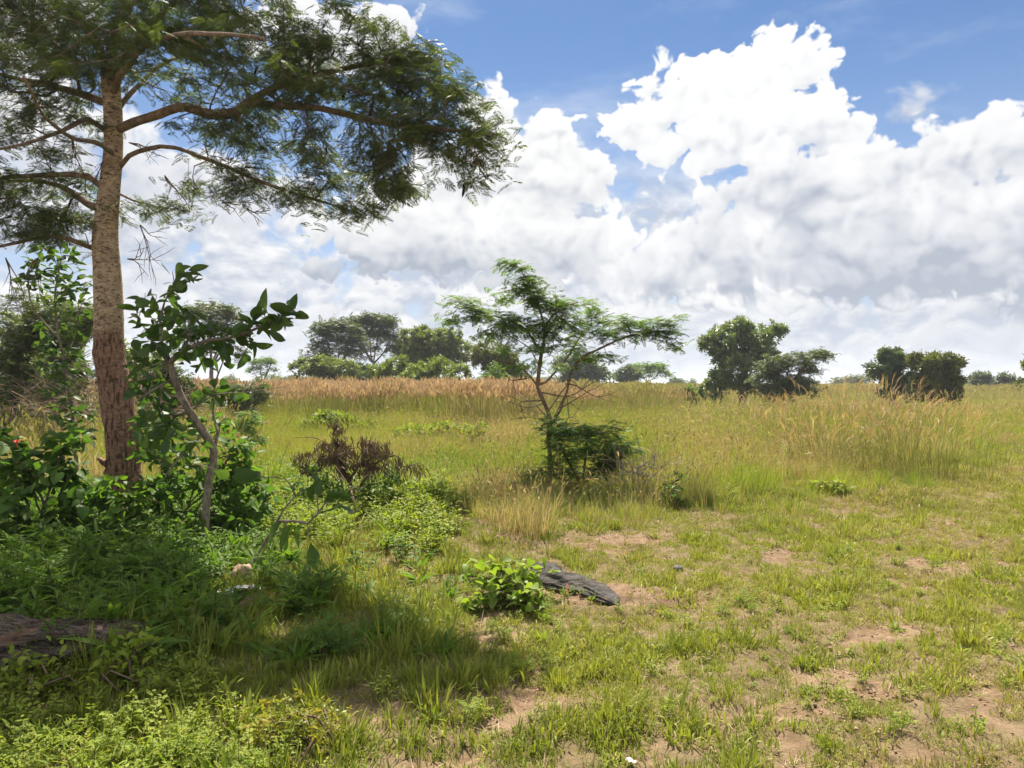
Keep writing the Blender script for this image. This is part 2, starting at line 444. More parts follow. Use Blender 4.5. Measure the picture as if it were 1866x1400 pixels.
# ------------------------------------------------------------------ materials
def new_mat(name):
    m = bpy.data.materials.new(name); m.use_nodes = True; nt = m.node_tree; nt.nodes.clear(); S.nt = nt
    out = node('ShaderNodeOutputMaterial'); return m, out
def principled(col, rough=.6, spec=.4, bump=None, bs=.3, bd=.01):
    b = node('ShaderNodeBsdfPrincipled'); S.put(b.inputs['Base Color'], col if isinstance(col, S) else tuple(col)[:3] + (1,))
    S.put(b.inputs['Roughness'], rough); b.inputs['Specular IOR Level'].default_value = spec
    if bump is not None:
        n = node('ShaderNodeBump'); n.inputs['Strength'].default_value = bs; n.inputs['Distance'].default_value = bd
        S.put(n.inputs['Height'], bump); S.nt.links.new(n.outputs[0], b.inputs['Normal'])
    return b
def leaf_mat(name, stops, stalk=(.10, .07, .04), transl=.35, rough=.5, spec=.35, tboost=(1.25, 1.35, .55), big=.0):
    """stops: colours picked per leaf; light passes through the blade"""
    m, out = new_mat(name)
    at = node('ShaderNodeAttribute', attribute_name='dat'); sp = node('ShaderNodeSeparateColor'); S.put(sp.inputs[0], S(at.outputs['Color']))
    t = S(sp.outputs[0])
    geo = node('ShaderNodeNewGeometry')
    ob = node('ShaderNodeObjectInfo')
    nz = S(noise(S(geo.outputs['Position']), 1.7, 2).outputs['Fac'])
    t = S.m('ADD', t * .8 + (nz - .5) * .5, .1, clamp=True)
    n = len(stops); col = ramp(t, [(k / (n - 1), c) for k, c in enumerate(stops)])
    col = mixc(sstep(S(sp.outputs[2]), .3, .6), col, stalk)
    if big:
        nn = S(noise(S(geo.outputs['Position']), 60, 3).outputs['Fac'])
        col = mixc(sstep(nn, .62, .75) * big, col, (.16, .13, .05))
    b = principled(col, rough, spec)
    tr = node('ShaderNodeBsdfTranslucent'); S.put(tr.inputs[0], mixc(1.0, col, tboost, 'MULTIPLY'))
    mx = node('ShaderNodeMixShader'); mx.inputs[0].default_value = transl
    S.nt.links.new(b.outputs[0], mx.inputs[1]); S.nt.links.new(tr.outputs[0], mx.inputs[2]); S.nt.links.new(mx.outputs[0], out.inputs[0])
    return m
def grass_mat(name, green, straw, plume=(.30, .17, .11), transl=.35):
    m, out = new_mat(name)
    at = node('ShaderNodeAttribute', attribute_name='dat'); sp = node('ShaderNodeSeparateColor'); S.put(sp.inputs[0], S(at.outputs['Color']))
    dr = node('ShaderNodeAttribute', attribute_name='dry', attribute_type='INSTANCER')
    va = node('ShaderNodeAttribute', attribute_name='vary', attribute_type='INSTANCER')
    t, along, kind = (S(sp.outputs[k]) for k in range(3))
    dry = S(dr.outputs['Fac']); vary = S(va.outputs['Fac'])
    g = ramp(S.m('ADD', t * .55 + vary * .45, 0, clamp=True), [(k / (len(green) - 1), c) for k, c in enumerate(green)])
    s = ramp(t, [(k / (len(straw) - 1), c) for k, c in enumerate(straw)])
    # withered blades: those whose own number falls under the clump's dryness
    w = S.m('ADD', S.m('FRACT', t * 7.31 + vary), 0)
    f = sstep(dry - w, -.08, .08)
    tipdry = sstep(along, .72, 1.0) * S.m('MULTIPLY', dry, .7)
    col = mixc(S.m('MAXIMUM', f, tipdry), g, s)
    col = mixc(sstep(kind, .7, .8), col, mixc(sstep(vary, .35, .9), mixc(t, plume, tuple(c * 1.4 for c in plume)), (.34, .30, .13)))
    b = principled(col, .55, .3)
    tr = node('ShaderNodeBsdfTranslucent'); S.put(tr.inputs[0], mixc(1.0, col, (1.15, 1.2, .7), 'MULTIPLY'))
    mx = node('ShaderNodeMixShader'); mx.inputs[0].default_value = transl
    S.nt.links.new(b.outputs[0], mx.inputs[1]); S.nt.links.new(tr.outputs[0], mx.inputs[2]); S.nt.links.new(mx.outputs[0], out.inputs[0])
    return m
def bark_mat(name, c1, c2, crack=.05, scale=8., stretch=.3, bs=.5, bd=.02, zlo=None, zhi=None, low=None, rings=False):
    """c1/c2 light and dark bark; below zlo the bark is rougher and redder (low)"""
    m, out = new_mat(name)
    pos = S(node('ShaderNodeNewGeometry').outputs['Position'])
    pv = vmul(pos, (1, 1, stretch))
    n1 = S(noise(pv, scale, 6, .6, .3).outputs['Fac']); n2 = S(noise(pv, scale * 4, 5, .65).outputs['Fac'])
    col = mixc(sstep(n1, .3, .7), c2, c1)
    col = mixc(sstep(n2, .52, .36) * .55, col, tuple(c * .35 for c in c2))
    hgt = n1 * .5 + n2 * .5
    if rings:
        pr = vmul(pos, (1, 1, 3.2))
        r1 = S(noise(pr, 12, 6, .72, .9).outputs['Fac'])
        col = mixc(sstep(r1, .53, .59) * .85, col, (.045, .03, .022)); hgt = hgt - sstep(r1, .60, .68) * .4
    if low is not None:
        sep = node('ShaderNodeSeparateXYZ'); S.put(sep.inputs[0], pos)
        z = S(sep.outputs[2]) + (n1 - .5) * .35
        f = sstep(z, zhi, zlo)
        ck = sstep(S(noise(vmul(pos, (1, 1, .22)), 34, 5, .62, .5).outputs['Fac']), .50, .60)
        lc = mixc(sstep(n2, .35, .68), low[1], low[0]); lc = mixc(ck * .7, lc, (.022, .013, .01))
        col = mixc(f, col, lc); hgt = hgt - ck * f * 1.2
    b = principled(col, .9, .15, hgt, bs, bd)
    S.nt.links.new(b.outputs[0], out.inputs[0])
    return m
def plain_mat(name, col, rough=.7, spec=.3, noise_scale=20, var=.35):
    m, out = new_mat(name)
    pos = S(node('ShaderNodeNewGeometry').outputs['Position'])
    n1 = S(noise(pos, noise_scale, 5, .6).outputs['Fac'])
    c = mixc(sstep(n1, .3, .7), tuple(x * (1 - var) for x in col), tuple(min(1, x * (1 + var)) for x in col))
    b = principled(c, rough, spec, n1, .3, .01); S.nt.links.new(b.outputs[0], out.inputs[0])
    return m
# ------------------------------------------------------------------ the lie of the land (numpy: used for the sheet and for planting)
def to_px(x, y):
    y = np.maximum(y, .3); return CX + x / y * FPX, CY + EYE * FPX / y
TRACKS = [[(7.6, 4.9), (6.5, 3.55), (5.1, 2.5), (4.4, 1.75), (3.4, .9)], [(9.6, 4.2), (7.2, 2.6), (5.4, 1.2), (4.2, .2), (3.2, -.3)]]
def track_dist(x, y):
    d = np.full(np.shape(x), 9.0)
    for tr in TRACKS:
        p = np.array([(b, a) for a, b in tr], float)
        for a, b in zip(p[:-1], p[1:]):
            ab = b - a; t = np.clip(((x - a[0]) * ab[0] + (y - a[1]) * ab[1]) / (ab @ ab), 0, 1)
            d = np.minimum(d, np.hypot(x - a[0] - ab[0] * t, y - a[1] - ab[1] * t))
    return d
def blob(x, y, px, py, rx, ry):
    c = G(px, py); return np.exp(-(((x - c[0]) / rx) ** 2 + ((y - c[1]) / ry) ** 2))
def soil_mask(x, y):
    """1 = bare earth, 0 = full turf"""
    n = fbm(x * 1.15 + 3, y * 1.15, 201, 4, .55) * .48 + fbm(x * 5.5, y * 5.5, 207, 4, .65) * .52
    d = track_dist(x + (fbm(x * 2, y * 2, 99, 2) - .5) * .4, y)
    s = n - .605 + .17 * np.exp(-(d / .22) ** 2) * ss(.40, .55, fbm(x * .9, y * .9, 88, 2) + .05)
    s = s + .05 * ss(-.2, 2.2, x) * ss(5.5, 3.5, y) - .06 * ss(8, 12, y)
    s = s + .40 * blob(x, y, 1135, 1090, .42, .30) + .34 * blob(x, y, 1700, 1025, .55, .30) + .30 * blob(x, y, 1615, 1155, .34, .22)
    s = s + .22 * blob(x, y, 1560, 1240, .3, .2) + .25 * blob(x, y, 1830, 1300, .35, .25) + .22 * blob(x, y, 1190, 985, .5, .35) + .2 * blob(x, y, 690, 1035, .3, .25)
    s = s + .22 * blob(x, y, 140, 1270, .25, .3) + .15 * blob(x, y, 1000, 1270, .4, .12)
    s = s - .3 * blob(x, y, 1650, 1100, .5, .3) - .25 * blob(x, y, 1300, 1200, .8, .5) - .2 * blob(x, y, 1150, 1200, .5, .5)
    return ss(-.03, .12, s)
def gh(x, y):
    x = np.asarray(x, float); y = np.asarray(y, float)
    h = (fbm(x * .35, y * .35, 301, 3) - .5) * .14 * ss(60, 20, y)
    h = h + (fbm(x * 2.2, y * 2.2, 305, 3) - .5) * .05
    h = h - .035 * np.exp(-(track_dist(x, y) / .16) ** 2)
    h = h + .07 * blob(x, y, 1120, 1085, .38, .28) + .10 * blob(x, y, 150, 1200, .55, .3)
    return h
def lens_gap(px, py, cx, cy, rx, ry): return 1 - np.exp(-((px - cx) / rx) ** 2 - ((py - cy) / ry) ** 2)
def near_edge(px):
    return np.interp(px, [-400, 300, 480, 700, 850, 1000, 1250, 1400, 1600, 1750, 1866, 2300], [900, 900, 905, 925, 950, 980, 950, 925, 892, 850, 815, 790])

def build_ground():
    def axis(a, b, fine, lo, hi, g=1.05):
        out = list(np.arange(a, b, fine)); s = fine; x = b
        while x < hi: out.append(x); s *= g; x += s
        out.append(hi); s = fine; x = a - fine; pre = []
        while x > lo: pre.append(x); s *= g; x -= s
        pre.append(lo); return np.array(sorted(pre) + out)
    xs = axis(-4.5, 5.5, .034, -4000, 4000, 1.07); ys = axis(2.6, 8.5, .03, -60, 6000, 1.06)
    X, Y = np.meshgrid(xs, ys)
    Z = gh(X, Y); near = ss(14, 8, np.hypot(X, Y))
    s = soil_mask(X, Y)
    Z = Z + near * ((fbm(X * 9, Y * 9, 311, 4, .6) - .5) * .045 + (fbm(X * 30, Y * 30, 317, 3, .6) - .5) * .022)
    far = ss(60, 400, np.hypot(X, Y)); Z = Z * (1 - far)
    ny, nx = X.shape; i = np.arange(ny - 1)[:, None] * nx + np.arange(nx - 1)[None]
    Q = np.stack([i, i + 1, i + nx + 1, i + nx], -1).reshape(-1, 4)
    A = np.stack([s, np.zeros_like(s), np.zeros_like(s)], -1).reshape(-1, 3)
    m, out = new_mat('sandy_earth')
    pos = S(node('ShaderNodeNewGeometry').outputs['Position'])
    at = node('ShaderNodeAttribute', attribute_name='dat'); sp = node('ShaderNodeSeparateColor'); S.put(sp.inputs[0], S(at.outputs['Color']))
    n0 = S(noise(pos, 1.3, 4, .6).outputs['Fac']); n1 = S(noise(pos, 14, 6, .65).outputs['Fac']); n2 = S(noise(pos, 90, 4, .7).outputs['Fac'])
    c = mixc(sstep(n1, .3, .7), (.145, .09, .054), (.255, .175, .11))
    c = mixc(sstep(n0, .45, .7) * .5, c, (.30, .22, .145))
    c = mixc(sstep(n2, .56, .72) * .6, c, (.13, .075, .045))
    turf = mixc(sstep(n1, .35, .65), (.075, .085, .03), (.15, .13, .06))
    c = mixc((1 - S(sp.outputs[0])) * .40, c, turf)
    sepp = node('ShaderNodeSeparateXYZ'); S.put(sepp.inputs[0], pos)
    yy = S(sepp.outputs[1])
    wild = mixc(sstep(n0, .35, .65), (.12, .125, .04), (.20, .165, .07))
    c = mixc(sstep(yy, 9, 16), c, wild)
    b = principled(c, .95, .1, n1 * .6 + n2 * .4, .9, .03); S.nt.links.new(b.outputs[0], out.inputs[0])
    g = Geo().add(np.stack([X, Y, Z], -1).reshape(-1, 3), Q, None, A)
    tag(g.obj('ground', m, smooth=True), kind='structure')

# ------------------------------------------------------------------ grass clumps
def blades(geo, n, R, h, w, rng, lean=.5, bend=.6, seg=3, upright=0., flop=0.):
    """n curved tapering blades rooted within radius R; h, w = (low, high)"""
    a = rng.uniform(0, 2 * pi, n); r = R * np.sqrt(rng.uniform(0, 1, n)); b0 = np.stack([r * np.cos(a), r * np.sin(a), -.01 * np.ones(n)], 1)
    H = rng.uniform(*h, n); Wd = rng.uniform(*w, n)
    out = a + rng.normal(0, 1.0, n); dr = np.stack([np.cos(out), np.sin(out), np.zeros(n)], 1)
    side = np.stack([-np.sin(out + rng.normal(0, .9, n)), np.cos(out), np.zeros(n)], 1); side = norm(side)
    le = np.abs(rng.normal(0, lean, n)) + flop; be = np.abs(rng.normal(0, bend, n)) + .1
    V = np.zeros((n, 2 * seg + 1, 3)); A = np.zeros((n, 2 * seg + 1, 3)); p = b0.copy(); ang = le * .35 * (1 - upright)
    tint = rng.uniform(0, 1, n)
    for k in range(seg + 1):
        t = k / seg
        if k < seg:
            ww = Wd * (1 - .55 * t ** 1.5) * (.7 if k == 0 else 1)
            V[:, 2 * k] = p - side * ww[:, None] / 2; V[:, 2 * k + 1] = p + side * ww[:, None] / 2
            A[:, 2 * k:2 * k + 2, 1] = t
            p = p + (H / seg)[:, None] * (np.cos(ang)[:, None] * np.array([0, 0, 1.]) + np.sin(ang)[:, None] * dr)
            ang = np.minimum(ang + be * (.5 + t) / seg * 1.8, 2.6)
        else:
            V[:, 2 * k] = p; A[:, 2 * k, 1] = 1
    A[:, :, 0] = tint[:, None]
    base = (np.arange(n) * (2 * seg + 1))[:, None, None]
    q = np.array([(2 * k, 2 * k + 1, 2 * k + 3, 2 * k + 2) for k in range(seg - 1)]).reshape(-1, 4)
    T = np.array([(2 * seg - 2, 2 * seg - 1, 2 * seg)])
    geo.add(V.reshape(-1, 3), (q[None] + base).reshape(-1, 4), (T[None] + base).reshape(-1, 3), A.reshape(-1, 3))
def stems(geo, n, R, h, rng, w=.004, head=.22, hw=.022, lean=.25, nod=.6, kind_head=1.0, htint=None):
    """upright flowering stems with a feathery head"""
    for k in range(n):
        a = rng.uniform(0, 2 * pi); r = R * sqrt(rng.uniform()); H = rng.uniform(*h); le = abs(rng.normal(0, lean)); o = a + rng.normal(0, .7)
        d = np.array([cos(o), sin(o), 0]); p = np.array([r * cos(a), r * sin(a), 0.]); ang = le * .6; pts = [p]
        for j in range(5):
            p = p + H / 5 * (cos(ang) * np.array([0, 0, 1.]) + sin(ang) * d); ang += (le * .5 + .02) * (.5 + j * .25) * .5; pts.append(p)
        sd = norm(np.array([-sin(o + 1.2), cos(o + 1.2), 0])); tn = rng.uniform()
        V = []; A = []
        for j, q in enumerate(pts): V += [q - sd * w / 2, q + sd * w / 2]; A += [(tn, .2 + j * .1, 0)] * 2
        Q = [(2 * j, 2 * j + 1, 2 * j + 3, 2 * j + 2) for j in range(5)]
        geo.add(V, Q, None, A)
        # head: three narrow blades fanning at the stem top
        hl = head * rng.uniform(.7, 1.2); ht = rng.uniform()
        for m_ in range(3):
            dd = norm(cos(ang) * np.array([0, 0, 1.]) + sin(ang) * d + rng.normal(0, .10, 3)); s2 = norm(np.cross(dd, rng.normal(size=3)))
            e1 = pts[-1] + dd * hl * .5; ang2 = ang + nod * .5; d2 = norm(cos(ang2) * np.array([0, 0, 1.]) + sin(ang2) * d + rng.normal(0, .08, 3)); e2 = e1 + d2 * hl * .5
            geo.add([pts[-1] - dd * hl * .1, e1 - s2 * hw / 2, e1 + s2 * hw / 2, e2], [(0, 1, 3, 2)], None, [(ht, .9, kind_head)] * 4)

TPLC = {}
def template_set(name, geos, mat):
    c = bpy.data.collections.new(name)
    for k, g in enumerate(geos):
        o = bpy.data.objects.new('%s_%02d' % (name, k), g.mesh(name, mat)); c.objects.link(o)
    TPLC[name] = (c, len(geos)); return c
def scatter(name, label_kind, setname, x, y, scale, rng, dry=0., vary=None, z=None, tilt=.12, idx=None, hs=None, parent=None):
    c, n = TPLC[setname]; N = len(x)
    if z is None: z = gh(x, y)
    me = bpy.data.meshes.new(name); me.vertices.add(N); me.vertices.foreach_set('co', np.stack([x, y, z], 1).astype(np.float32).ravel())
    def att(nm, ty, val, key='value'):
        a = me.attributes.new(nm, ty, 'POINT'); a.data.foreach_set(key, val)
    rot = np.stack([rng.normal(0, tilt, N), rng.normal(0, tilt, N), rng.uniform(0, 2 * pi, N)], 1)
    sc3 = np.stack([scale, scale, scale * (1 if hs is None else hs)], 1)
    att('rot', 'FLOAT_VECTOR', rot.astype(np.float32).ravel(), 'vector'); att('scl', 'FLOAT_VECTOR', sc3.astype(np.float32).ravel(), 'vector')
    att('idx', 'INT', (rng.integers(0, n, N) if idx is None else idx).astype(np.int32))
    att('dry', 'FLOAT', np.broadcast_to(np.asarray(dry, np.float32), (N,)).copy()); att('vary', 'FLOAT', (rng.uniform(0, 1, N) if vary is None else vary).astype(np.float32))
    ob = bpy.data.objects.new(name, me); COL.objects.link(ob)
    ng = bpy.data.node_groups.new(name + '_planting', 'GeometryNodeTree')
    ng.interface.new_socket('Geometry', in_out='INPUT', socket_type='NodeSocketGeometry'); ng.interface.new_socket('Geometry', in_out='OUTPUT', socket_type='NodeSocketGeometry')
    gi = ng.nodes.new('NodeGroupInput'); go = ng.nodes.new('NodeGroupOutput'); ip = ng.nodes.new('GeometryNodeInstanceOnPoints'); ci = ng.nodes.new('GeometryNodeCollectionInfo')
    ci.inputs['Collection'].default_value = c; ci.inputs['Separate Children'].default_value = True; ci.inputs['Reset Children'].default_value = True
    L = ng.links.new; L(gi.outputs[0], ip.inputs['Points']); L(ci.outputs[0], ip.inputs['Instance']); ip.inputs['Pick Instance'].default_value = True
    def na(nm, ty):
        q = ng.nodes.new('GeometryNodeInputNamedAttribute'); q.data_type = ty; q.inputs['Name'].default_value = nm
        return next(o for o in q.outputs if o.enabled and o.name == 'Attribute')
    e = ng.nodes.new('FunctionNodeEulerToRotation'); L(na('rot', 'FLOAT_VECTOR'), e.inputs[0]); L(e.outputs[0], ip.inputs['Rotation'])
    L(na('scl', 'FLOAT_VECTOR'), ip.inputs['Scale']); L(na('idx', 'INT'), ip.inputs['Instance Index']); L(ip.outputs[0], go.inputs[0])
    md = ob.modifiers.new('planting', 'NODES'); md.node_group = ng
    if parent is not None: ob.parent = parent
    return tag(ob, kind='stuff')

def wedge(rng, y0, y1, dens, margin=1.15, xlo=None, xhi=None):
    """random ground points in what the lens could see (and a margin beside it); dens per m2, even over the ground"""
    hw = .68 * margin; area = hw * (y1 ** 2 - y0 ** 2) + 2 * (y1 - y0); n = int(area * dens)
    y = np.sqrt(rng.uniform(y0 ** 2, y1 ** 2, n)); x = rng.uniform(-1, 1, n) * (hw * y + 1)
    return x, y

def build_grass():
    rng = np.random.default_rng(11)
    GR = [(.12, .16, .02), (.20, .24, .03), (.28, .30, .042), (.36, .345, .065)]
    ST = [(.30, .22, .11), (.42, .33, .18), (.24, .15, .08)]
    mg = grass_mat('lawn_blades', GR, ST)
    mm = grass_mat('meadow_blades', [(.13, .19, .022), (.22, .29, .034), (.32, .35, .05), (.40, .38, .08)], [(.40, .30, .15), (.48, .38, .21), (.30, .18, .11)])
    mt = grass_mat('tall_blades', [(.16, .20, .038), (.23, .26, .055), (.31, .30, .08)], [(.40, .31, .16), (.46, .37, .21), (.31, .22, .13)], plume=(.38, .255, .185))
    # --- lawn
    gs = []
    for k in range(7):
        g = Geo(); blades(g, 60, .085, (.022, .075), (.003, .006), rng, 1.1, 1.1); gs.append(g)
    for k in range(3):
        g = Geo(); blades(g, 30, .085, (.03, .08), (.003, .006), rng, 1.1, 1.0); blades(g, 14, .09, (.05, .10), (.008, .014), rng, 1.2, .8); gs.append(g)
    for k in range(3):
        g = Geo(); blades(g, 34, .05, (.08, .17), (.004, .008), rng, .8, .6); gs.append(g)
    template_set('lawn_clump', gs, mg)
    x, y = wedge(rng, 2.5, 21, 235)
    px, py = to_px(x, y)
    s = soil_mask(x, y)
    keep = rng.uniform(size=len(x)) < (.97 - .82 * s) * (.66 + .34 * ss(.38, .5, fbm(x * 7, y * 7, 219, 2))) * np.interp(y, [0, 6, 9, 15, 21], [1, .95, .6, .4, .3]) * ((px > 1250) | (y < 15))
    keep &= rng.uniform(size=len(x)) < lens_gap(px, py, 435, 1098, 55, 30)
    x, y, s, px, py = (q[keep] for q in (x, y, s, px, py))
    big = fbm(x * .7, y * .7, 401, 3); tuft = ss(.50, .66, fbm(x * 1.7, y * 1.7, 405, 3)) 
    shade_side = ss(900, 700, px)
    tall = rng.uniform(size=len(x)) < .02 + .06 * tuft + .08 * shade_side + .22 * blob(x, y, 1650, 1105, .5, .3) + .2 * blob(x, y, 740, 1300, .4, .3)
    idx = np.where(tall, rng.integers(10, 13, len(x)), rng.integers(0, 10, len(x)))
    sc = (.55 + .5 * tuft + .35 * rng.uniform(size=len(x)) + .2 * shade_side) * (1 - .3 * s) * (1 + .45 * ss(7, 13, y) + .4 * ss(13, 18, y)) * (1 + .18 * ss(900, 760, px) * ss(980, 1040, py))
    dry = np.clip(.16 + .55 * (fbm(x * 1.1, y * 1.1, 411, 3) - .42) * 2 + .25 * s + .1 * ss(6, 12, y) - .25 * tuft, .03, .7)
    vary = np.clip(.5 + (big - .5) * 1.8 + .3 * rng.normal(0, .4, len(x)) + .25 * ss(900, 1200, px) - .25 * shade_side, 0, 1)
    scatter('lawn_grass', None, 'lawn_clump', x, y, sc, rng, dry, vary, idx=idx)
    # --- dead stalks and litter lying on the earth
    gs = []
    for k in range(5):
        g = Geo(); blades(g, 14, .12, (.05, .16), (.002, .004), rng, .2, .1, seg=2, flop=3.6); gs.append(g)
    template_set('straw_litter', gs, grass_mat('straw', ST, ST, transl=.1))
    x, y = wedge(rng, 2.5, 11, 60)
    k = rng.uniform(size=len(x)) < .45 + .5 * soil_mask(x, y); x, y = x[k], y[k]
    scatter('dry_litter', None, 'straw_litter', x, y, rng.uniform(.5, 1.1, len(x)), rng, 1.0)
    # --- crumbs of earth and little stones on the bare spots
    gs = []
    for k in range(4):
        g = Geo()
        for q in range(9):
            a, r, s_ = rng.uniform(0, 6.28), .09 * sqrt(rng.uniform()), rng.uniform(.003, .011)
            V = np.array([[1, 0, 0], [-1, 0, 0], [0, 1, 0], [0, -1, 0], [0, 0, .8], [0, 0, -.8]]) * s_ * rng.uniform(.6, 1.3, (6, 1)) + [r * cos(a), r * sin(a), s_ * .4]
            g.add(V, None, [(0, 2, 4), (2, 1, 4), (1, 3, 4), (3, 0, 4), (2, 0, 5), (1, 2, 5), (3, 1, 5), (0, 3, 5)])
        gs.append(g)
    template_set('earth_crumbs', gs, plain_mat('crumbled_earth', (.30, .20, .13), .95, .1, 30, .45))
    x, y = wedge(rng, 2.5, 9, 60); k = rng.uniform(size=len(x)) < .12 + soil_mask(x, y); x, y = x[k], y[k]
    scatter('soil_crumbs', None, 'earth_crumbs', x, y, rng.uniform(.6, 1.5, len(x)), rng)
    # --- meadow
    gs = []
    for k in range(6):
        g = Geo(); blades(g, 60, .17, (.18, .50), (.004, .009), rng, .55, .7); stems(g, 5, .14, (.35, .6), rng, .003, .08, .012, .3, .3, kind_head=0.0); gs.append(g)
    template_set('meadow_clump', gs, mm)
    x, y = wedge(rng, 7.5, 32, 19)
    px, py = to_px(x, y); e = near_edge(px) + (fbm(x * .9, y * .9, 77, 3) - .5) * 90
    inside = ss(12, -14, py - e); right = ss(1500, 1800, px) * ss(720, 850, py)
    k = rng.uniform(size=len(x)) < inside * (1 - .35 * right); x, y, px, py, e = (q[k] for q in (x, y, px, py, e))
    n1 = fbm(x * .45, y * .45, 421, 3); n2 = fbm(x * 1.4, y * 1.4, 425, 3)
    brown = np.exp(-((py - e + 22) / 26.) ** 2) * ss(820, 960, px) * ss(1420, 1250, px)
    sc = (.34 + 1.15 * n2) * (.62 + .38 * ss(5, 60, e - py)) + .28 * brown * ss(1060, 1000, px) + .2 * brown + .12 * ss(12, 25, y) + .1 * ss(1400, 1500, px) * ss(1780, 1700, px) * ss(780, 840, py)
    sc = sc * (1 - .35 * blob(x, y, 650, 860, 1.6, 2.5)) * (1 - .3 * blob(x, y, 440, 850, 2, 3)) * (1 - .55 * blob(x, y, 1050, 920, .9, 1.8))
    dry = np.clip(.20 + (n1 - .5) * 2.0 + .05 * brown - .15 * ss(850, 500, px), .04, .85)
    vary = np.clip(.55 - .25 * brown + (fbm(x * .8, y * .8, 427, 3) - .5) * 2.6 + rng.normal(0, .15, len(x)) + .2 * ss(14, 22, y) - .25 * brown, 0, 1)
    scatter('meadow_grass', None, 'meadow_clump', x, y, np.clip(sc, .3, 1.6), rng, dry, vary)
    x, y = wedge(rng, 10.5, 24, 5, 1.3); px, py = to_px(x, y); k = (px < 480) & (rng.uniform(size=len(x)) < ss(480, 380, px) * .9); x, y = x[k], y[k]
    scatter('rank_grass', None, 'meadow_clump', x, y, rng.uniform(1.2, 2.1, len(x)), rng, np.clip(.45 + (fbm(x * .6, y * .6, 97, 2) - .5) * 2, 0, .9))
    # loose pale flowering stalks standing over it
    gs = []
    for k in range(4): g = Geo(); stems(g, 16, .45, (.45, .95), rng, .0045, .12, .010, .35, .4, kind_head=0.0); gs.append(g)
    template_set('stalk_clump', gs, mm)
    x, y = wedge(rng, 8.5, 34, 1.5); px, py = to_px(x, y); n3 = fbm(x * .5, y * .5, 461, 3); k = (py < near_edge(px) - 22) & (rng.uniform(size=len(x)) < ss(.36, .62, n3)); x, y, n3 = x[k], y[k], n3[k]
    scatter('meadow_stalks', None, 'stalk_clump', x, y, rng.uniform(.6, 1.1, len(x)) * (1 + .55 * ((to_px(x, y)[0] > 1230) & (to_px(x, y)[1] < 880))), rng, np.clip(.45 + (n3 - .45) * 3, .2, 1), hs=np.full(len(x), .85))
    x, y = wedge(rng, 30, 62, 4.5); px, py = to_px(x, y); k = px > 1150; x, y = x[k], y[k]
    scatter('far_meadow_grass', None, 'meadow_clump', x, y, rng.uniform(.9, 1.7, len(x)), rng, np.clip(.4 + (fbm(x * .2, y * .2, 91, 2) - .5) * 2, 0, .9), hs=np.full(len(x), .75))
    # --- tall plumed grass reaching to the sky line
    gs = []
    for k in range(6):
        g = Geo(); blades(g, 46, .28, (.5, 1.05), (.010, .018), rng, .45, .5); stems(g, 26, .30, (1.0, 1.34), rng, .008, .24, .030, .16, .35); gs.append(g)
    template_set('tall_clump', gs, mt)
    x, y = wedge(rng, 22, 62, 4.2)
    px, py = to_px(x, y)
    st = np.interp(px, [-500, 300, 480, 900, 1000, 1200, 1270, 1500, 1650, 1750, 1900, 2500], [790, 790, 783, 782, 776, 770, 738, 733, 730, 728, 724, 724])
    n1 = fbm(x * .16, y * .16, 431, 3); n2 = fbm(x * .8, y * .8, 437, 3)
    k = (py < st + (n1 - .5) * 34) & (rng.uniform(size=len(x)) < np.interp(y, [22, 34, 62], [1, .9, .55])); x, y, n1, n2, px = (q[k] for q in (x, y, n1, n2, px))
    sc = .68 + .62 * n2 + .16 * (n1 - .5) + .10 * ss(1050, 900, px) + .12 * (fbm(x * .35, y * .35, 439, 2) - .5) - .22 * ss(1650, 1800, px)
    scatter('tall_grass', None, 'tall_clump', x, y, sc, rng, np.clip(.36 + (n1 - .5) * 1.2, .05, .9), np.clip(.20 + (n2 - .5) * 1.2 + .55 * ss(960, 1150, px), 0, 1), tilt=.09)
    x, y = wedge(rng, 62, 170, .42); 
    scatter('far_grass', None, 'tall_clump', x, y, 1.5 * rng.uniform(.8, 1.15, len(x)), rng, .4, np.full(len(x), .8), hs=np.full(len(x), .66), tilt=.05)
